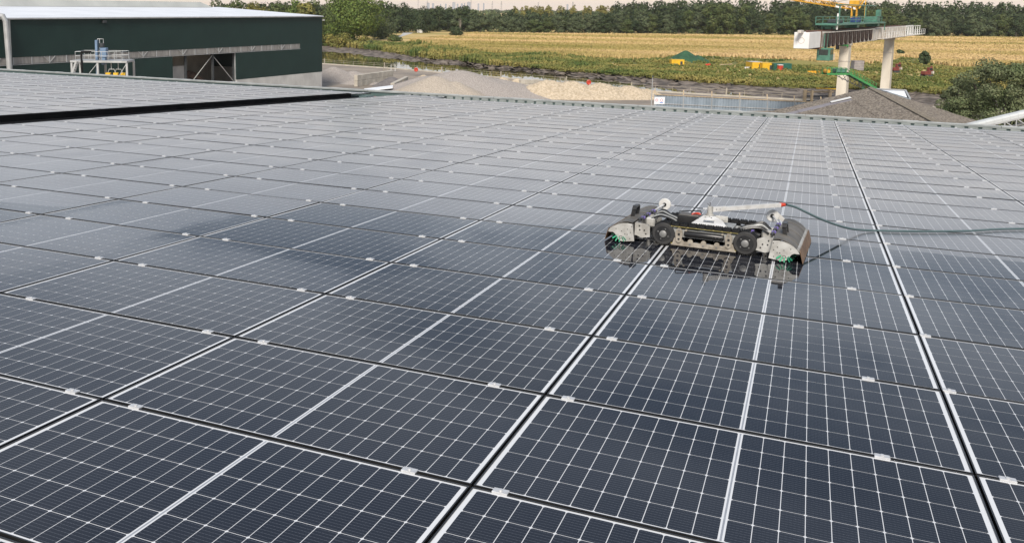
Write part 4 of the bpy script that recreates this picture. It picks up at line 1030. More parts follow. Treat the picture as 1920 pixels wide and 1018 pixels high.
for y in (-1.75, 1.75):
    rm_ = MB()
    for z in (pz+rail_h, pz+.6): rm_.tube([(px2x(150),y,z),(px2x(235),y,z)], .035, 6)
    rm_.build('rail', M['galv_steel'], mc)
    for k in range(8): MB().tube([(px2x(150)+k*(px2x(235)-px2x(150))/7, y, pz),(px2x(150)+k*(px2x(235)-px2x(150))/7, y, pz+rail_h)], .035, 6).build('rail_post', M['galv_steel'], mc)
for x in (px2x(150), px2x(235)):
    rm_ = MB()
    for z in (pz+rail_h, pz+.6): rm_.tube([(x,-1.75,z),(x,1.75,z)], .035, 6)
    rm_.build('rail', M['galv_steel'], mc)
st = MB()
for k in range(2): st.bar((px2x(158)-k*.0, -2.3-k*.9, pz), (px2x(136), -2.3-k*.9, pz-4.2), .08, .22)
st.build('stair_stringer', M['galv_steel'], mc)
for k in range(12): MB().box(px2x(158)-.25-k*.125, px2x(158)-k*.125, -3.2, -2.3, pz-.1-k*.34, pz-.06-k*.34).build('tread', M['galv_steel'], mc)
MB().bbox(px2x(180), px2x(184.5), -.3, .3, pz-3.5, pz+2.6, .04).build('mast', M['blue'], mc)
MB().bbox(px2x(189.5), px2x(201.5), -.5, .5, pz+.35, pz+1.6, .06).build('blue_tank', M['blue'], mc)
MB().bbox(px2x(191), px2x(199), -.4, .4, pz-.6, pz+.34, .05).build('blue_hopper', M['blue'], mc)
tm = MB(); tm.tube([(px2x(184),0,pz+2.6),(px2x(184),0,pz+2.75),(px2x(195),0,pz+2.75),(px2x(195),0,pz+1.9)], .05, 6); tm.tube([(px2x(188),0,pz+2.75),(px2x(188),0,pz+1.4)], .05, 6); tm.build('gantry_pipe', M['galv_steel'], mc)
MB().disc((px2x(192),0,pz+1.95),'z',.32,.5,14).build('motor', M['dark_steel'], mc)
bp = MB(); bp.tube([(px2x(180),-1.9,pz+1.15),(px2x(162),-1.9,pz+1.12),(px2x(162),-1.9,pz+.9),(px2x(162),-1.9,pz-3)], .14, 8); bp.build('black_pipe', M['black'], mc)
for px in (212, 225):
    fm = MB(); fm.tube([(px2x(px),-.9,pz-.25),(px2x(px),-.9,pz-1.2)], .06, 6); fm.tube([(px2x(px-7),-.9,pz-1.7),(px2x(px-4),-.9,pz-1.15),(px2x(px+5),-.9,pz-1.15),(px2x(px+8),-.9,pz-1.7)], .05, 6); fm.build('filling_head', M['galv_steel'], mc)
for px in (206, 220.5, 234): MB().bbox(px2x(px-4.5), px2x(px+4.5), -1.2, -.6, pz-1.95, pz-1.6, .05).build('yellow_valve', M['yellow'], mc)
for (a, b) in (((244,-1.6),(225,-1.6)),((190,-1.6),(165,-1.6))):
    q = MB(); q.bar((px2x(a[0]), a[1], pz-.3), (px2x(b[0]), b[1], pz-2.4), .07); q.build('brace', M['galv_steel'], mc)

# ------------------------------------------------------------------ stockyard
M['gravel'] = pm('grey_gravel', (.40,.36,.325), (.25,.22,.20), 5, .95, bump=.7, bscale=4, coords='World')
M['gravel_tan'] = pm('tan_gravel', (.46,.40,.33), (.31,.265,.215), 5, .95, bump=.7, bscale=4, coords='World')
M['sand'] = pm('yellow_sand', (.54,.45,.335), (.37,.30,.21), 2.5, .95, bump=.9, bscale=2.5, coords='World')
M['darkgravel'] = pm('dark_grey_gravel', (.17,.155,.15), (.12,.11,.11), 1.5, .95, bump=.3, bscale=6, coords='World')
def hp2(px, dep): v = P(px, 150, dep); return float(v[0]), float(v[1])
rzc = ang
x_, y_ = hp2(880, 178); heap('gravel_pile', x_, y_, 18, 11, 5.3, M['gravel'], 'big grey gravel pile with a long smooth slope, behind the eave', seed=2, peaks=[(-.1,0,1.0,1.0),(-.45,.1,.7,.75),(.25,.0,.8,.72)], rough=.07, rz=rzc)
x_, y_ = hp2(815, 170); heap('gravel_pile', x_, y_, 10.5, 8, 4.7, M['gravel_tan'], 'tan gravel pile in front of the big grey one', seed=5, peaks=[(0,0,1,1),(.35,-.1,.7,.8)], rough=.05, rz=rzc)
x_, y_ = hp2(1095, 176); heap('sand_pile', x_, y_, 15, 7, 3.3, M['sand'], 'long yellow sand pile with crumbling dug faces', seed=6, peaks=[(-.45,0,.62,1.05),(-.15,0,.62,1.0),(.2,0,.6,.9),(.55,.0,.5,.72),(.8,0,.3,.5)], rough=.12, rz=rzc, crumble=.05, n=90)
x_, y_ = hp2(955, 200); heap('sand_pile', x_, y_, 4.6, 3.5, 2.3, M['sand'], 'small sand pile with a white top behind the grey gravel', seed=7, peaks=[(-.3,0,.7,1),(.35,0,.6,.85)], rz=rzc)
x_, y_ = hp2(640, 212); heap('gravel_pile', x_, y_, 9, 7, 3.4, M['gravel'], 'pale grey gravel pile next to the corner of the green hall', seed=8, peaks=[(-.2,0,.8,1),(.3,.1,.7,.7)], rough=.05, rz=rzc)
x_, y_ = hp2(675, 204); heap('gravel_pile', x_, y_, 4.5, 3.5, 1.7, M['gravel'], 'small grey gravel pile against the concrete block wall', seed=9, rz=rzc)
x_, y_ = hp2(735, 198); heap('gravel_pile', x_, y_, 4.2, 4, 2.2, M['darkgravel'], 'dark grey gravel pile between the concrete block walls', seed=10, rz=rzc)
x_, y_ = hp2(776, 194); heap('sand_pile', x_, y_, 5, 4, 3.0, M['sand'], 'sand pile rising against the back of the tan gravel', seed=12, peaks=[(.4,0,.9,1)], rz=rzc)
def block_wall(px0, d0, px1, d1, h, nb, label, rows=2):
    a = P(px0, 150, d0); b = P(px1, 150, d1); dv = np.array([b[0]-a[0], b[1]-a[1]]); ln = np.linalg.norm(dv)
    w = tag(empty('block_wall', (a[0], a[1], 0), math.atan2(dv[1], dv[0])), label, 'wall')
    for r in range(rows):
        for k in range(nb):
            MB().bbox(k*ln/nb+.02, (k+1)*ln/nb-.02, -.4, .4, r*h/rows+.01, (r+1)*h/rows-.015, .05).build('concrete_block', M['concrete'], w)
block_wall(667, 196, 735, 212, 2.5, 9, 'concrete block wall between the pale grey and dark gravel piles')
block_wall(736, 182, 762, 200, 2.0, 6, 'concrete block wall ending beside the tan gravel pile')
block_wall(975, 196, 1010, 198, 1.8, 4, 'short concrete block wall behind the yellow sand')
tk = tag(empty('low_white_roof', hp2(716, 176) + (0,), ang), 'low white lean-to roof beside the block wall at the eave', 'roof')
MB().add([(-3.4,-1.5,1.05),(2.1,-1.5,1.75),(2.1,1.5,1.95),(-3.4,1.5,1.25),(-3.4,-1.5,.9),(2.1,-1.5,1.6),(2.1,1.5,1.8),(-3.4,1.5,1.1)], [(0,1,2,3),(7,6,5,4),(0,4,5,1),(1,5,6,2),(2,6,7,3),(3,7,4,0)]).build('roof_sheet', M['white_roof'], tk)
MB().box(-3.2,1.9,-1.3,1.3,0,.9).build('wall', M['concrete_l'], tk)
# railing on the quay
M['railing'] = pm('pale_railing', (.36,.32,.25), (.27,.24,.19), .7, .6, coords='World')
qd = densify(Q3[2:10], 4)
fence = tag(empty('quay_railing', (qd[0][0], qd[0][1], .28)), 'long pale railing along the edge of the quay', 'railing')
org = np.array([qd[0][0], qd[0][1], .28])
for z in (1.05, .55):
    rr_ = MB()
    for a, b in zip(qd[:-1], qd[1:]):
        q0 = a-org; q1 = b-org; rr_.bar((q0[0]+.15, q0[1]+.25, z), (q1[0]+.15, q1[1]+.25, z), .05, .06)
    rr_.build('rail', M['railing'], fence)
tot_l = 0; acc = 0
for a, b in zip(qd[:-1], qd[1:]):
    ln = np.linalg.norm((b-a)[:2]); n_ = max(1, int(ln/3.0))
    for k in range(n_):
        q = a + (b-a)*k/n_ - org; big = (acc % 6 == 0); acc += 1; w = .13 if big else .035
        MB().box(q[0]+.15-w, q[0]+.15+w, q[1]+.25-w, q[1]+.25+w, -.28, 1.35 if big else 1.06).build('post', M['railing'], fence)
for k, (px, py, lab) in enumerate(((780,133.5,'red lifebuoy housing on the quay railing behind the tan gravel'),(1103,159,'red lifebuoy housing on the quay railing behind the yellow sand'))):
    p = at(px, py+7, .28); lb = tag(empty('lifebuoy_station', p, ang), lab, 'lifebuoy')
    q = MB(); q.tube([((.38)*math.cos(a*math.pi/8), -.3, 1.25+.42*math.sin(a*math.pi/8)) for a in range(17)], .13, 8, False); q.disc((0,-.2,1.25),'y',.36,.15,16); q.build('housing', M['red'], lb)
    MB().tube([(0,-.1,0),(0,-.1,1.2)], .06, 6).build('post', M['railing'], lb)
for k, (px, py, lab) in enumerate(((723,138,'pale ladder frame on the quay near the dark gravel'),(1055,161,'pale ladder frame on the quay above the yellow sand'),(737,134,'white mooring frame on the quay beside the ladder'))):
    p = at(px, py, .28); lf = tag(empty('ladder_frame', p, ang), lab, 'frame')
    for x in (-.55, .55): MB().tube([(x,0,0),(x,0,1.6),(x*.9,.9,1.6),(x*.9,.9,0)], .07, 6).build('hoop', M['white_plastic'] if k == 2 else M['railing'], lf)
    MB().tube([(-.55,0,.9),(.55,0,.9)], .05, 6).tube([(-.55,0,1.6),(.55,0,1.6)], .05, 6).build('crossbar', M['railing'], lf)
# lamp post
lp = P(1221, 200, 150); lpo = tag(empty('lamp_post', (lp[0], lp[1], 0), ang), 'thin grey lamp post beside the white warning sign', 'lamp post')
zt = zat(1220, 143, 150); MB().tube([(0,0,0),(0,0,zt)], [.09,.05], 8).build('pole', M['galv_steel'], lpo); MB().bbox(-.12,.12,-.3,.1,zt-.05,zt+.1,.03).build('lamp_head', M['dark_steel'], lpo)
# corrugated fence
M['fence_blue'] = pm('blue_grey_sheeting', (.26,.31,.36), (.19,.23,.27), .6, .5, coords='World')
M['wood'] = pm('weathered_timber', (.46,.36,.23), (.34,.26,.17), 1.5, .8, coords='World')
fa = P(1227, 177, 152); fb = P(1520, 191, 158); dv = fb-fa; ln = float(np.linalg.norm(dv[:2])); FH = zat(1227, 177, 152)
sf_ = tag(empty('sheet_fence', (fa[0], fa[1], 0), math.atan2(dv[1], dv[0])), 'blue grey corrugated sheet fence with timber props behind the eave', 'fence')
nsh = 56; wsh = ln/nsh; slope_f = (zat(1520, 191, 158)-FH)/ln
sh = MB(); sh.add([(0,0,0),(wsh*.18,0,0),(wsh*.26,-.09,0),(wsh*.9,-.09,0),(wsh*.98,0,0),(0,0,FH),(wsh*.18,0,FH),(wsh*.26,-.09,FH),(wsh*.9,-.09,FH),(wsh*.98,0,FH)], [(k,k+1,k+6,k+5) for k in range(4)])
me_sh = sh.mesh('sheet'); me_sh.materials.append(M['fence_blue'])
for k in range(nsh):
    o = link('sheet', me_sh, None, sf_); o.location = (k*wsh, 0, slope_f*k*wsh)
for z in (FH-.06, FH*.5):
    q = MB(); q.bar((0,-.13,z), (ln,-.13,z+slope_f*ln), .08, .13); q.build('rail', M['wood'] if z > FH*.8 else M['galv_steel'], sf_)
for k in range(7):
    x = k*ln/5.6; MB().box(x-.07, x+.07, -.2, -.08, 0, FH+slope_f*x+.05).build('post', M['galv_steel'], sf_)
    q = MB(); q.bar((x+.1,.1,FH+slope_f*x-.1), (x+.75,1.3,FH+slope_f*x+.75), .18, .12); q.build('timber_prop', M['wood'], sf_)
q = MB(); q.box(ln+.0, ln+.35, -.1, .2, 0, FH+slope_f*ln+1.9); q.build('end_post', M['wood'], sf_)
# warning sign
sg_ = P(1236.5, 189, 148); sw = 19.5*148/F; shh = 13.2*148/F
sgn_o = tag(empty('warning_sign', (sg_[0], sg_[1], 0), ang + .05), 'white sign with two red ring symbols and a blue bar', 'sign')
zc = sg_[2]
MB().box(-sw/2, sw/2, -.02, .02, zc-shh/2, zc+shh/2).build('board', pm('sign_white', (.82,.82,.84), (.78,.78,.80), 3, .4), sgn_o)
M['signred'] = pm('sign_red', (.55,.08,.10), (.5,.07,.09), 3, .4)
for k, x in enumerate((-.27*sw, .2*sw)):
    q = MB(); q.tube([(x+.2*math.cos(a*math.pi/10)*1.0, -.024, zc+.07+.2*math.sin(a*math.pi/10)) for a in range(21)], .035, 5, False); q.build('ring_symbol', M['signred'], sgn_o)
    if k == 0: MB().bar((x-.06,-.024,zc+.07),(x+.06,-.024,zc+.12),.03,.05).build('symbol_mark', M['signred'], sgn_o)
MB().box(.02*sw, .36*sw, -.024, -.0205, zc-.38, zc-.24).build('blue_bar', pm('sign_blue', (.03,.18,.55), (.03,.16,.5), 3, .4), sgn_o)
for x in (-sw*.35, sw*.35): MB().tube([(x,.06,0),(x,.06,zc+shh/2)], .04, 6).build('post', M['galv_steel'], sgn_o)

# ------------------------------------------------------------------ gantry crane over the river
M['pier'] = pm('pale_pier_concrete', (.66,.60,.50), (.50,.44,.35), .5, .8, bump=.08, coords='World', stretch=(1,1,.25))
M['beam_white'] = pm('weathered_white_steel', (.62,.59,.54), (.42,.36,.29), .9, .6, coords='World')
M['white_panel'] = pm('white_panel', (.78,.77,.74), (.70,.69,.66), .6, .5)
M['festoon'] = pm('brown_cable', (.050,.032,.026), (.028,.02,.018), 2, .6)
M['gr_teal'] = pm('sea_green_paint', (.085,.215,.155), (.055,.15,.11), 1.2, .5)
M['gr_bright'] = pm('bright_green_paint', (.055,.26,.075), (.035,.17,.055), 1.2, .5)
M['crane_yellow'] = pm('crane_yellow', (.70,.37,.03), (.55,.28,.02), 1.2, .5)
M['rust'] = pm('rusty_rail', (.14,.075,.05), (.09,.05,.035), 1.5, .8)
g1 = P(1583, 120, 160); g2 = P(1664, 120, 195); gd = np.array([g2[0]-g1[0], g2[1]-g1[1]]); SP = float(np.linalg.norm(gd)); gd /= SP
ga = math.atan2(gd[1], gd[0])
gan = tag(empty('gantry_crane', (g1[0], g1[1], 0), ga), 'white gantry crane beam on two concrete piers above the river', 'gantry crane')
def gx(px, off=0.0):
    """position along the beam for a column of the photograph"""
    nrm = np.array([-gd[1], gd[0]])*off; v = ray(px, 70)[:2]; A = np.array([[gd[0], -v[0]], [gd[1], -v[1]]]); return float(np.linalg.solve(A, CW[:2]-g1[:2]-nrm)[0])
BZ0, BZ1 = 11.25, 13.55
for x, w, nm in ((0, .72, 'pier'), (SP, .80, 'pier')):
    q = MB(); q.add([(x-1.15,-w-.1,-4),(x+1.15,-w-.1,-4),(x+1.15,w+.1,-4),(x-1.15,w+.1,-4),(x-1.0,-w,BZ0-.35),(x+1.0,-w,BZ0-.35),(x+1.0,w,BZ0-.35),(x-1.0,w,BZ0-.35)], [(0,1,5,4),(1,2,6,5),(2,3,7,6),(3,0,4,7),(4,5,6,7)])
    po = q.build('pier', M['pier'], gan)
    MB().bbox(x-1.25, x+1.25, -w-.15, w+.15, BZ0-.349, BZ0-.002, .04).build('pier_head', M['pier'], po)
    MB().box(x-1.09, x+1.09, -w-.06, w+.06, 8.2, 8.35).build('collar', M['beam_white'], po)
xn, xf = gx(1503), gx(1716)
xe = xn + 7.5
MB().bbox(xe, gx(1690), -.8, .8, BZ0, BZ1, .05).build('main_beam', M['beam_white'], gan)
ec = MB().bbox(xn, xe-.25, -1.05, 1.05, BZ0+.05, BZ1+.12, .05).build('end_box', M['white_panel'], gan)
q = MB(); q.tube([(xn-.015, .42*math.cos(a*math.pi/10), BZ0+1.25+.42*math.sin(a*math.pi/10)) for a in range(21)], .035, 5, False); q.build('round_hatch', M['beam_white'], ec)
MB().bbox(xe-.25, xe+.0, -1.15, 1.15, BZ0-.25, BZ1+.3, .04).build('dark_frame', M['rust'], gan)
MB().bbox(xn-1.6, xn-.02, -.25, .25, BZ1+.0, BZ1+.45, .05).build('buffer', M['beam_white'], gan)
for y in (-.6, .6): MB().box(xn+.2, gx(1690), y-.09, y+.09, BZ1+.125, BZ1+.26).build('crane_rail', M['rust'], gan)
for k in range(24):
    x = xe + 1 + k*(gx(1690)-xe-2)/23; MB().box(x-.05, x+.05, -.86, -.805, BZ0+.06, BZ1-.06).build('stiffener', M['beam_white'], gan)
# walkway on the side of the beam
wk0, wk1 = gx(1636), xf
MB().box(wk0, wk1, -2.0, -.87, BZ0+.25, BZ0+.36).build('walkway', M['beam_white'], gan)
for z in (1.15, .62):
    q = MB(); q.bar((wk0,-1.95,BZ0+.36+z), (wk1,-1.95,BZ0+.36+z), .06); q.build('walkway_rail', M['white_panel'], gan)
for k in range(20): MB().box(wk0+k*(wk1-wk0)/19-.03, wk0+k*(wk1-wk0)/19+.03, -1.98, -1.92, BZ0+.361, BZ0+1.5).build('walkway_post', M['white_panel'], gan)
lat0 = gx(1690)
for y in (-.8, .8):
    for z in (BZ0+.3, BZ1-.05):
        q = MB(); q.bar((lat0, y, z), (xf+1.0, y, z), .14); q.build('tail_chord', M['white_panel'], gan)
for k in range(7):
    x = lat0 + k*(xf-lat0)/6
    for y in (-.8, .8): MB().box(x-.06, x+.06, y-.06, y+.06, BZ0+.38, BZ1-.12).build('tail_post', M['white_panel'], gan)
# cable festoon
n_f = 12; fx0, fx1 = gx(1546, -1.1), gx(1636, -1.1)
for k in range(n_f):
    f0 = (k/n_f)**1.15; f1 = ((k+.74)/n_f)**1.15; xa, xb = fx0+(fx1-fx0)*f0, fx0+(fx1-fx0)*f1; dz = 2.35 - .35*k/n_f; xm = (xa+xb)/2; w = (xb-xa)
    for dy in (-.06, .06):
        pts = [(xa+w*.1, -1.15+dy, BZ1-.12), (xa+w*.14, -1.15+dy, BZ1-.9), (xa+w*.22, -1.15+dy, BZ1-dz*.85), (xm, -1.15+dy, BZ1-dz), (xb-w*.22, -1.15+dy, BZ1-dz*.85), (xb-w*.24, -1.15+dy, BZ1-.9), (xb-w*.2, -1.15+dy, BZ1-.12)]
        MB().tube(smooth_path([Vector(p) for p in pts], 3), .085, 6).build('festoon_loop', M['festoon'], gan)
MB().box(fx0-1, fx1+1, -1.2, -1.1, BZ1-.12, BZ1+.02).build('festoon_track', M['beam_white'], gan)
# operator cab
cabx = gx(1547, -1.0); cb = MB().bbox(cabx-1.5, cabx+.9, -2.2, -.3, 9.25, 11.15, .06).build('operator_cab', M['gr_teal'], gan)
M['glass_dark'] = pm('dark_cab_glass', (.02,.03,.03), (.03,.04,.04), 2, .08)
for (x0, x1) in ((cabx-1.3, cabx-.35), (cabx-.15, cabx+.7)): MB().box(x0, x1, -2.22, -2.202, 10.2, 10.95).build('cab_window', M['glass_dark'], cb)
MB().box(cabx-1.52, cabx-1.502, -1.9, -.6, 10.1, 10.95).build('cab_window', M['glass_dark'], cb)
for x in (cabx-1.3, cabx+.7): MB().box(x-.06, x+.06, -1.3, -1.18, 11.15, BZ1-.2).build('cab_hanger', M['gr_teal'], cb)
q = MB()
for z in (9.3, 10.2): q.bar((cabx+.9,-2.1,z), (cabx+2.4,-2.1,z), .05)
for k in range(4): q.bar((cabx+.95+k*.48,-2.1,9.3), (cabx+.95+k*.48,-2.1,10.2), .05)
q.build('cab_landing_rail', M['beam_white'], cb)
# trolley
tx0, tx1 = gx(1547), gx(1641)
tr = tag(empty('crane_trolley', (g1[0], g1[1], 0), ga), 'sea green trolley platform with railings on top of the gantry beam', 'trolley')
tz = BZ1 + .95
MB().bbox(tx0, tx1, -1.6, 1.6, tz, tz+.3, .03).build('platform', M['gr_teal'], tr)
for x in (tx0+2, (tx0+tx1)/2-2, tx1-4): MB().bbox(x-.5, x+1.5, -1.0, 1.0, BZ1+.35, tz-.002, .05).build('bogie', M['gr_teal'], tr); 
for x in (tx0+1.6, tx0+4.2, (tx0+tx1)/2-2.2, (tx0+tx1)/2, tx1-4.2, tx1-2):
    for y in (-.6,.6): MB().disc((x, y, BZ1+.48), 'y', .22, .2, 14).build('wheel', M['dark_steel'], tr)
for y in (-1.55, 1.55):
    q = MB()
    for z in (1.35, .85): q.bar((tx0, y, tz+z), (tx1-4, y, tz+z), .09)
    q.build('rail', M['gr_teal'], tr)
    for k in range(9): MB().box(tx0+k*(tx1-4-tx0)/8-.05, tx0+k*(tx1-4-tx0)/8+.05, y-.05, y+.05, tz+.301, tz+1.35).build('rail_post', M['gr_teal'], tr)
MB().bbox(tx1-6, tx1-2.4, -1.0, 1.0, tz+.301, tz+1.3, .06).build('switch_cabinet', M['gr_teal'], tr)
MB().bbox(tx1-4.6, tx1-3.9, -1.2, -.5, tz+1.301, tz+2.5, .05).build('tall_cabinet', M['gr_teal'], tr); MB().bbox(tx1-3.6, tx1-2.9, -1.2, -.5, tz+1.301, tz+2.6, .05).build('tall_cabinet', M['gr_teal'], tr)
MB().bbox((tx0+tx1)/2-1, (tx0+tx1)/2+2.2, -.7, .5, tz+.301, tz+1.15, .1).build('blue_winch', pm('winch_blue', (.03,.07,.22), (.02,.05,.15), 2, .5), tr)
MB().bbox(tx0+4, tx0+9, -.7, .7, tz+.301, tz+.9, .1).build('winch_drum', M['dark_steel'], tr)
q = MB(); q.bar((tx0+.6,-1.2,tz+3.3), (tx1-9,-1.2,tz+3.3), .22, .16); q.build('monorail_beam', M['gr_teal'], tr)
for x in (tx0+3.2, (tx0+tx1)/2+3): MB().box(x-.1, x+.1, -1.3, -1.1, tz+.301, tz+3.2).build('monorail_post', M['gr_teal'], tr)
q = MB(); q.bar((tx1-.1,-1.5,tz+.1), (tx1-.1,-1.5,BZ1-.4), .14); q.build('cable_drop', M['gr_teal'], tr)
q = MB(); q.bar((tx0+1.2,-1.4,BZ1+.3), (tx0+1.2,-1.4,tz+1.9), .2); q.build('white_post', M['white_panel'], tr)
# yellow jib crane that stands on the trolley's far end
jx = gx(1606); jb = tag(empty('jib_crane', (g1[0], g1[1], 0), ga), 'yellow lattice jib crane rising above the green trolley', 'crane')
jz = tz + .31
q = MB(); q.bar((jx-.5,.3,jz), (jx-.35,.3,jz+2.8), .13); q.bar((jx+.5,.3,jz), (jx+.35,.3,jz+2.8), .13); q.bar((jx-.5,1.1,jz), (jx-.35,1.1,jz+2.8), .13); q.bar((jx+.5,1.1,jz), (jx+.35,1.1,jz+2.8), .13)
for k in range(4): q.bar((jx-.5,.3,jz+k*.7), (jx+.5,.3,jz+k*.7+.7), .09); q.bar((jx+.5,.3,jz+k*.7), (jx-.5,.3,jz+k*.7+.7), .09)
q.build('mast', M['crane_yellow'], jb)
MB().bbox(jx-.9, jx+.7, -.1, 1.5, jz+2.8, jz+3.9, .1).build('slew_ring', M['crane_yellow'], jb)
vE = Vector((float(-gd[1]), float(gd[0]), 0))
def gl_(px, py, dep):
    w = P(px, py, dep); rel = np.array([w[0]-g1[0], w[1]-g1[1]]); return Vector((float(rel@gd), float(rel@np.array([-gd[1], gd[0]])), float(w[2])))
j0 = gl_(1604, 19, 170); j1 = gl_(1455, -4, 166)
jq = MB(); dj = (j1-j0).normalized(); sidev = dj.cross(Vector((0,0,1))).normalized()*.45; upv = Vector((0,0,.75))
for off in (sidev, -sidev, upv): jq.bar(j0+off, j1+off*.8, .13)
jq.build('jib_chords', M['crane_yellow'], jb)
for k in range(16):
    f0, f1 = k/16, (k+1)/16; a = j0+(j1-j0)*f0; b = j0+(j1-j0)*f1
    q = MB(); q.bar(a+sidev, b+upv, .07); q.bar(a-sidev, b+upv, .07); q.bar(b+sidev, b-sidev, .06); q.bar(b+upv, b+sidev, .06); q.build('jib_lacing', M['crane_yellow'], jb)
k0 = gl_(1606, 17, 170); k1 = gl_(1624, -6, 171)
q = MB(); q.bar(k0+Vector((0,-.4,0)), k1, .2); q.bar(k0+Vector((.3,.5,0)), k1+Vector((.2,.3,0)), .2); q.bar(k1, gl_(1621, 34, 171), .14); q.build('back_mast', M['crane_yellow'], jb)
q = MB(); q.tube([k1, gl_(1560, 6, 168)], .035, 4); q.build('pendant_rope', M['dark_steel'], jb)
for (pa, pb) in (((1566,12.5),(1576,15)),((1593,13),(1603,17.5))):
    a, b = gl_(*pa, 168.6), gl_(*pb, 168.6); q = MB(); q.bar(a, b, .5, .32); q.build('white_plate', M['white_panel'], jb)

# ------------------------------------------------------------------ green conveyor at the gantry
cd_ = 150.0; co_ = P(1590, 150, cd_); cv_ = tag(empty('green_conveyor', (co_[0], co_[1], 0), ang), 'bright green belt conveyor with walkway slanting down behind the old roof', 'conveyor')
X2 = lambda px: (px-1590)*cd_/F
zz = lambda px, py: zat(px, py, cd_)
for y in (-.9, .9):
    q = MB(); q.bar((X2(1545),y,zz(1545,138.5)), (X2(1586),y,zz(1586,138.5)), .12, .34); q.bar((X2(1585),y,zz(1585,137)), (X2(1640),y,zz(1640,166)), .12, .34); q.build('side_girder', M['gr_bright'], cv_)
    q = MB(); q.bar((X2(1545),y,zz(1545,127)), (X2(1580),y,zz(1580,127)), .06); q.bar((X2(1580),y,zz(1580,127)), (X2(1592),y,zz(1592,138)-.1), .06); q.bar((X2(1586),y,zz(1586,128)), (X2(1640),y,zz(1640,157)), .06); q.build('handrail', M['gr_bright'], cv_)
    for k in range(5): MB().box(X2(1545+k*8.7)-.035, X2(1545+k*8.7)+.035, y-.03, y+.03, zz(1560,138.5), zz(1560,127)).build('rail_post', M['gr_bright'], cv_)
    for k in range(9):
        px = 1590+k*6; MB().box(X2(px)-.035, X2(px)+.035, y-.03, y+.03, zz(px, 137+(px-1585)*.527), zz(px, 128+(px-1586)*.537)).build('rail_post', M['gr_bright'], cv_)
q = MB(); q.bar((X2(1548),0,zz(1548,137)), (X2(1586),0,zz(1586,137)), 1.5, .1); q.bar((X2(1585),0,zz(1585,136)), (X2(1640),0,zz(1640,165)), 1.5, .1); q.build('belt', M['black'], cv_)
MB().bbox(X2(1563), X2(1583), -.7, .7, zz(1570,136), zz(1570,129), .05).build('head_cover', M['gr_teal'], cv_)
MB().disc((X2(1549),0,zz(1549,134)),'y',.32,1.2,14).build('drive_drum', M['crane_yellow'], cv_)
q = MB()
for k in range(8):
    px = 1566+k*9; a = zz(px, 139+max(0,(px-1585))*.527); b = zz(px+9, 150+(px-1566)*.42); q.bar((X2(px),-.85,a), (X2(px+9),-.85,b), .06); q.bar((X2(px+9),-.85,b), (X2(px+18),-.85,zz(px+18, 139+max(0,(px+18-1585))*.527)), .06)
q.bar((X2(1560),-.85,zz(1560,140)), (X2(1640),-.85,zz(1640,178)), .1); q.build('under_truss', M['dark_steel'], cv_)
MB().box(X2(1618), X2(1621), -.2, .2, 0, zz(1620,156)).build('support_leg', M['gr_bright'], cv_)
# small green davit on the pier
dv_ = tag(empty('davit', (co_[0], co_[1], 0), ang), 'short green davit arm fixed to the near concrete pier', 'davit')
q = MB(); q.bar((X2(1599),6,zz(1599,87)), (X2(1619),6,zz(1619,88.5)), .25, .3); q.bar((X2(1619),6,zz(1619,88.5)), (X2(1617),6,zz(1617,93)), .1); q.build('arm', M['gr_bright'], dv_)
MB().box(X2(1597), X2(1600), 5.6, 6.4, zz(1598,96), zz(1598,85)).build('bracket', M['dark_steel'], dv_)

# ------------------------------------------------------------------ old fibre cement roof in front
M['fibre'] = pm('mossy_fibre_cement', (.27,.235,.195), (.13,.11,.09), 5.5, .95, bump=.8, bscale=9, coords='World', lo=.42, hi=.58)
M['fibre_p'] = pm('newer_grey_sheet', (.21,.20,.215), (.17,.16,.175), 2, .8, coords='World')
ap = P(1633, 163, 98); rr_d = cxr*(-.33) + cyr*(-.944); gg_d = cxr*.944 + cyr*(-.33)
oa = math.atan2(gg_d.y, gg_d.x)
old = tag(empty('old_shed', (ap[0], ap[1], 0), oa), 'old shed with a mossy brown corrugated gable roof', 'shed')
RZ2 = float(ap[2]); SL = .305; HW = 14.5; LR = 44.0
def sheet_mesh(w, l):
    q = MB(); n = 10; vv = []
    for k in range(n+1):
        y = -w*k/n; dz = .045*(1 if k % 2 else -1)
        vv += [(0, y, dz), (l, y, dz)]
    q.add(vv, [(2*k, 2*k+1, 2*k+3, 2*k+2) for k in range(n)]); return q.mesh('roof_sheet')
nc, nl = 6, 18; cl_ = HW/nc; wl_ = LR/nl
ms_ = sheet_mesh(wl_*1.015, cl_*1.05*math.sqrt(1+SL*SL)); ms_.materials.append(M['fibre'])
ms2 = sheet_mesh(wl_*1.015, cl_*1.05*math.sqrt(1+SL*SL)); ms2.materials.append(M['fibre_p'])
rs = random.Random(9)
for side in (1, -1):
    for c in range(nc):
        for k in range(nl):
            o = link('roof_sheet', ms2 if (side == -1 and k == 2 and 1 <= c <= 3) else ms_, None, old)
            o.matrix_local = Matrix.Translation((side*c*cl_, -k*wl_, RZ2-.12-SL*c*cl_ + rs.uniform(-.012,.012) - c*.004)) @ Matrix.Rotation(0 if side > 0 else math.pi, 4, 'Z') @ Matrix.Translation((0, 0 if side > 0 else wl_, 0)) @ Matrix.Rotation(math.atan(SL)-.012, 4, 'Y')
rc_ = MB().add([(-.28,.1,RZ2-.09),(0,.1,RZ2+.0),(.28,.1,RZ2-.09),(-.28,-LR,RZ2-.09),(0,-LR,RZ2+.0),(.28,-LR,RZ2-.09)], [(0,1,4,3),(1,2,5,4)]).build('ridge_cap', pm('lichen_ridge', (.27,.23,.17), (.165,.135,.10), 5, .95, bump=.4, coords='World'), old)
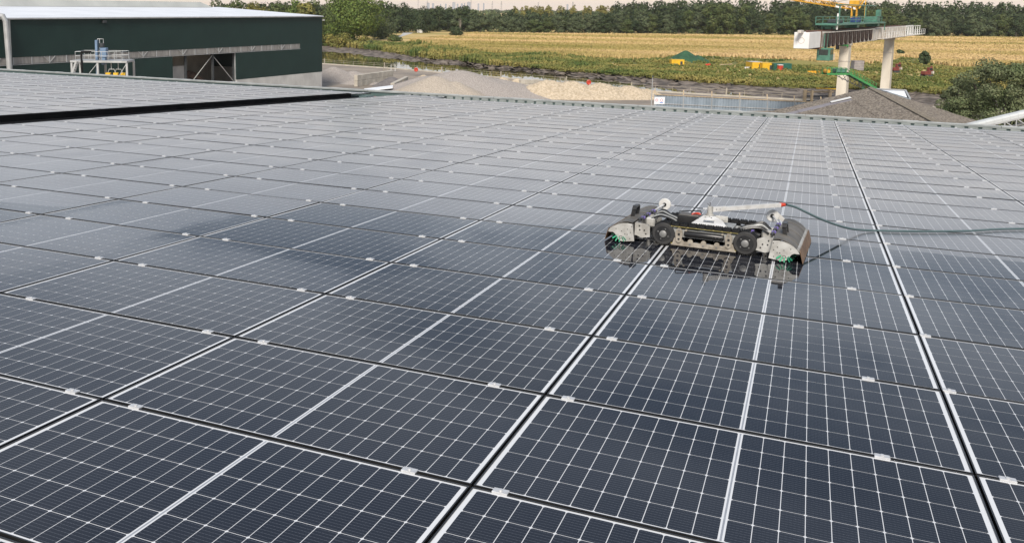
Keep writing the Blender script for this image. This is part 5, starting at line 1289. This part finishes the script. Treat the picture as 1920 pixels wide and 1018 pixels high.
skl = MB().box(-4.4,-2.5,-6.2,-4.95,0,.03).build('skylight', M['white_panel'], old); skl.matrix_local = Matrix.Translation((-3.2,-5.7,RZ2-SL*3.2+.02)) @ Matrix.Rotation(-math.atan(SL), 4, 'Y') @ Matrix.Translation((3.2,5.7,0))
for x, nm in ((-HW+.4, 'wall'), (HW-.6, 'wall')): MB().box(x, x+.2, -LR+.3, -.3, 0, RZ2-SL*HW-.15).build('wall', M['concrete'], old)
MB().prism([(-HW+.4,0),(HW-.4,0),(HW-.4,RZ2-SL*HW-.2),(0,RZ2-.35),(-HW+.4,RZ2-SL*HW-.2)], -.6, -.35).build('gable_wall', M['concrete'], old)
# blue grey hopper behind it
hpp = P(1682, 176, 116); hpo = tag(empty('hopper', (hpp[0], hpp[1], 0), ang), 'blue grey open hopper peeking over the old shed roof', 'hopper')
xa = lambda px: (px-1682)*116/F
zh = lambda px, py: zat(px, py, 116)
MB().add([(xa(1652),-1.6,zh(1652,170)),(xa(1694),-1.6,zh(1694,184)),(xa(1710),1.6,zh(1710,171.5)),(xa(1655),1.6,zh(1655,169)),(xa(1652),-1.6,4),(xa(1694),-1.6,4),(xa(1708),1.6,4),(xa(1655),1.6,4)], [(0,1,5,4),(1,2,6,5),(2,3,7,6),(3,0,4,7)]).build('walls', M['fence_blue'], hpo)
q = MB(); q.bar((xa(1694),-1.6,zh(1694,184)), (xa(1710),1.6,zh(1710,171.5)), .2, .14); q.bar((xa(1710),1.6,zh(1710,171.5)), (xa(1655),1.6,zh(1655,169)), .2, .14); q.build('rim', M['galv_steel'], hpo)
MB().add([(xa(1655),-1.2,zh(1655,170.8)),(xa(1692),-1.2,zh(1692,182)),(xa(1706),1.3,zh(1706,172.5)),(xa(1656),1.3,zh(1656,170.5))], [(0,1,2,3)]).build('lid', M['white_roof'], hpo)
for px in (1658, 1700): MB().box(xa(px)-.15, xa(px)+.15, -.15, .15, 0, 4.2).build('leg', M['galv_steel'], hpo)
# white conveyor gallery
M['gallery'] = pm('gallery_sheet', (.50,.52,.52), (.42,.44,.44), .8, .6)
gdp = 72.0; gp = P(1870, 215, gdp); gal = tag(empty('conveyor_gallery', (gp[0], gp[1], 0), ang), 'white covered conveyor gallery on a dark truss climbing out of the frame', 'conveyor')
xg_ = lambda px: (px-1870)*gdp/F
zg = lambda px, py: zat(px, py, gdp)
s0, s1_ = 1815, 2050
ytop = lambda px: 226 - (px-1825)*.245
for k in range(16):
    p0 = s0 + (s1_-s0)*k/16; p1 = s0 + (s1_-s0)*(k+1)/16 - .25
    sect = [(-.42,-.22),(-.42,0),(-.3,.12),(0,.17),(.3,.12),(.42,0),(.42,-.22)]
    A_ = [(xg_(p0), y, zg(p0, ytop(p0)) - .32 + z) for y, z in sect]; B_ = [(xg_(p1), y, zg(p1, ytop(p1)) - .32 + z) for y, z in sect]
    n = len(sect); MB().add(A_+B_, [(i, i+1, n+i+1, n+i) for i in range(n-1)] + [tuple(range(n)), tuple(range(2*n-1, n-1, -1))]).build('cover_sheet', M['gallery'], gal)
for y in (-.4, .4):
    q = MB(); q.bar((xg_(s0),y,zg(s0,ytop(s0))-.60), (xg_(s1_),y,zg(s1_,ytop(s1_))-.60), .1, .14); q.bar((xg_(s0),y,zg(s0,ytop(s0))-1.35), (xg_(s1_),y,zg(s1_,ytop(s1_))-1.35), .1, .14); q.build('chord', M['galv_steel'], gal)
    for k in range(11):
        pa = s0 + (s1_-s0)*k/11; pb = s0 + (s1_-s0)*(k+1)/11
        q = MB(); q.bar((xg_(pa),y,zg(pa,ytop(pa))-.60), (xg_(pb),y,zg(pb,ytop(pb))-1.35), .07); q.bar((xg_(pb),y,zg(pb,ytop(pb))-.60), (xg_(pb),y,zg(pb,ytop(pb))-1.35), .07); q.build('lattice', M['galv_steel'], gal)
MB().box(xg_(2040), xg_(2050), -.5, .5, 0, zg(2045, ytop(2045))-1.8).build('trestle', M['galv_steel'], gal)

# ------------------------------------------------------------------ works on the far bank
def site_box(name, px0, px1, foot, top, dep_m, mat, label, cat, door=True):
    p = at((px0+px1)/2, foot, 0); d_ = proj(p)[2]; w = (px1-px0)*d_/F; h = (foot-top)*d_/F
    b = tag(empty(name, p, ang), label, cat)
    MB().bbox(-w/2, w/2, 0, dep_m, .1, h, .05).build('body', mat, b)
    MB().bbox(-w/2-.03, w/2+.03, -.03, dep_m+.03, h+.002, h+.1, .02).build('roof', M['beam_white'] if 'yellow' in label and 'pair' in label else mat, b)
    nrib = max(4, int(w/.45))
    for k in range(nrib): MB().box(-w/2+.1+k*(w-.2)/nrib, -w/2+.22+k*(w-.2)/nrib, -.045, -.002, .2, h-.12).build('rib', mat, b)
    if door: MB().box(w*.18, w*.36, -.06, -.046, .25, h*.75).build('door', M['dark_steel'], b)
    return b
site_box('site_container', 1259, 1283, 124, 113, 2.4, M['yellow'], 'yellow site container standing alone before the green netting mound', 'container')
site_box('site_container', 1410, 1428.5, 132, 117.5, 5, M['yellow'], 'yellow site container, the pair member farther from the green one', 'container')
site_box('site_container', 1429, 1449, 133, 119.5, 5, M['yellow'], 'yellow site container next to the green container', 'container')
M['cont_green'] = pm('container_green', (.02,.12,.08), (.015,.09,.06), 1, .5, coords='World')
site_box('site_container', 1451, 1484, 134, 120.5, 2.4, M['cont_green'], 'dark green shipping container behind the red toilet cabin', 'container', False)
tb_ = site_box('toilet_cabin', 1459.5, 1468, 135, 124.5, 1.1, M['red'], 'red portable toilet cabin with a white roof', 'toilet')
MB().bbox(-.68,.68,-.08,1.2,1.68,1.95,.1).build('dome', M['white_plastic'], tb_)
for k in range(4):
    p = at(1397.5+k*3.7, 131, 0); bq_ = tag(empty('drum', p), 'white drum, %s of the short row beside the yellow containers' % ordinal(k+1), 'drum', 'white drums')
    MB().tube([(0,0,0),(0,0,.08),(0,0,.7),(0,0,.78)], [.24,.27,.27,.24], 12).build('body', M['white_plastic'], bq_); MB().disc((0,0,.79),'z',.2,.03,12).build('lid', M['dark_steel'], bq_)
M['net'] = pm('green_netting', (.030,.095,.045), (.018,.060,.03), .8, .9, bump=.6, bscale=2, coords='World')
p = at(1290, 118, 0); heap('netting_mound', p[0], p[1]+4, 7.2, 6, 3.9, M['net'], 'mound covered with dark green netting behind the lone yellow container', 'mound', seed=20, peaks=[(-.2,0,.85,1),(.35,0,.65,.6)], rough=.1, rz=ang)
p = at(1535, 124, 0); heap('earth_mound', p[0], p[1], 22, 5, 1.8, M['grass'], 'low grassy earth mound behind the site containers', 'mound', seed=22, rough=.1, rz=ang, peaks=[(-.3,0,.7,1),(.2,0,.7,.8)])
p = at(1327, 124, 0); b = tag(empty('red_barrier', p, ang), 'small red barrier lying on the bank left of the timber', 'barrier'); MB().prism([(-.9,0),(.9,0),(.7,.7),(-.6,.6)], -.2, .2).build('panel', M['red'], b); MB().box(-1,1,-.3,.3,-.02,.06).build('foot', M['red'], b)
p = at(1359, 124.5, 0); b = tag(empty('timber_stack', p, ang), 'loose stack of timber beams on the far bank', 'timber')
for k in range(6): q = MB(); q.bar((-1.9+.2*k,.2*k,.12+.16*(k % 3)), (1.5+.25*k,-.1+.25*k,.25+.2*((k*2) % 3)), .2, .16); q.build('beam', M['wood'], b)
p = at(1525, 139, 0); b = tag(empty('orange_barriers', p, ang), 'row of orange barrier boards near the green conveyor head', 'barrier')
for k in range(4): MB().box(-1.6+k*.85, -.85+k*.85, -.06, .06, .15, .8).build('board', M['crane_yellow'], b)
b = site_box('clad_box', 1601, 1619.5, 133.5, 115.5, 2.2, pm('lilac_grey_cladding', (.33,.30,.29), (.25,.22,.22), 1, .6, coords='World'), 'grey clad equipment box between the two concrete piers', 'box', False)
for k in range(5): MB().box(-1.25, 1.25, -.09, -.05, .4+k*.45, .46+k*.45).build('louvre', M['beam_white'], b)
# red machine
def red_machine(px, foot, label, s=1.0):
    p = at(px, foot, 0); b = tag(empty('tracked_machine', p, ang + .3), label, 'machine')
    for y in (-.8,.8): MB().bbox(-1.3*s,1.3*s,y-.22,y+.22,0,.6,.15).build('track', M['dark_steel'], b)
    MB().bbox(-1.2*s,.7*s,-.8,.8,.62,1.5,.08).build('engine_body', M['oldred'], b)
    cbn = MB().bbox(.0,1.1*s,-.75,.15,1.5,2.5,.06).build('cab', M['oldred'], b); MB().box(.1,1.0*s,-.765,-.752,1.75,2.35).build('window', M['glass_dark'], cbn)
    q = MB(); q.bar((.8*s,.4,1.3), (1.9*s,.4,2.8), .26); q.bar((1.9*s,.4,2.8), (2.3*s,.4,1.4), .2); q.build('boom', M['oldred'], b)
    MB().prism([(2.1*s,.8),(2.6*s,.9),(2.5*s,1.5),(2.1*s,1.45)], .1, .7).build('bucket', M['beam_white'], b)
M['oldred'] = pm('dull_red_paint', (.22,.05,.035), (.14,.035,.028), 1.5, .7)
red_machine(1737, 145, 'red tracked machine standing in front of the lone dark bush')
red_machine(1678, 137, 'red machine mostly hidden behind the farther concrete pier')
# timber jetty
jt = at(1508, 193, 0); jo = tag(empty('timber_jetty', (jt[0], jt[1], 0), ang), 'timber fender jetty at the river edge below the gantry', 'jetty')
for px in (1508, 1553): 
    x = (px-1508)*178/F; MB().bbox(x-.25, x+.25, -.25, .25, -3.5, 2.4, .03).build('pile', M['wood'], jo)
for z in (.3, 1.2, 2.0): q = MB(); q.bar((-.2,0,z), (5.5,.6,z), .22, .26); q.build('waling', M['wood'] if z > 1.5 else M['dark_steel'], jo)
q = MB(); q.bar((2.6,1.2,2.6), (6.6,1.6,2.45), .3, .2); q.build('yellow_beam', M['yellow'], jo)
# gravel path, van and bits at its end
pth = MB(); pa_ = [(756,61.5),(776,62),(760,67),(748,71),(733,75),(727,74),(741,69.5),(752,66)]
pth.add([tuple(at(x, y, .03)) for x, y in pa_], [tuple(range(8))]); tag(pth.build('path', M['concrete_l']), kind='structure')
site_box('white_container', 782, 792, 62.5, 56.5, 2.4, M['white_panel'], 'white container at the far end of the gravel path', 'container', False)
# skyline far away
M['skyl'] = pm('far_concrete', (.30,.31,.33), (.25,.26,.28), .01, .9, coords='World')
for k, (px, w, top) in enumerate(((803,5,6.5),(812,4,7),(851,5.5,5.3),(858,3,8),(879,6.5,5),(897,3,7.5),(836,3,8),(907,2.5,7),(1064,3,9),(826,2,8.5),(866,4,7.5),(871,2,6.5))):
    dep = 6200; p = P(px, 14, dep); ww = w*dep/F/2; h = zat(px, top, dep)
    tw_ = tag(empty('tower_block', (p[0], p[1], -8), ang), 'hazy tower block on the skyline, %s of them from the river bend side' % ordinal(sorted([803,812,851,858,879,897,836,907,1064,826,866,871]).index(px)+1), 'tower block', 'tower blocks on the skyline')
    MB().box(-ww, ww, -ww, ww, 0, h+8).build('walls', M['skyl'], tw_); MB().box(-ww*.4, ww*.3, -ww*.4, ww*.4, h+8, h+8+ww*.3).build('roof_plant', M['skyl'], tw_)
for k, (px, top) in enumerate(((784,-3),(801,1),(883,-2),(923,3),(940,3),(1074,4),(1009,5))):
    dep = 3400; p = P(px, 14, dep); h = zat(px, top, dep)
    py_ = tag(empty('pylon', (p[0], p[1], 0), ang), 'thin power pylon on the horizon, %s of the row' % ordinal(sorted([784,801,883,923,940,1074,1009]).index(px)+1), 'pylon', 'pylons on the horizon')
    q = MB()
    for sx in (-1,1):
        for sy in (-1,1): q.bar((sx*2.6,sy*2.6,0), (sx*.4,sy*.4,h), .35)
    q.build('mast', M['dark_steel'], py_)
    for z in (.7,.82,.93): q = MB(); q.bar((-5*(1.5-z),0,h*z), (5*(1.5-z),0,h*z), .4); q.build('cross_arm', M['dark_steel'], py_)

# ------------------------------------------------------------------ evening haze
hz = MB().box(-3500, 2500, -400, 7500, -11, 46); mh = bpy.data.materials.new('thin_haze'); mh.use_nodes = True; th = mh.node_tree; th.nodes.clear()
oh = N(th, 'ShaderNodeOutputMaterial'); vh = N(th, 'ShaderNodeVolumePrincipled'); vh.inputs['Color'].default_value = (.86,.88,.92,1); vh.inputs['Density'].default_value = .00005
L(th, vh.outputs[0], oh.inputs['Volume'])
tag(hz.build('haze', mh), kind='stuff')
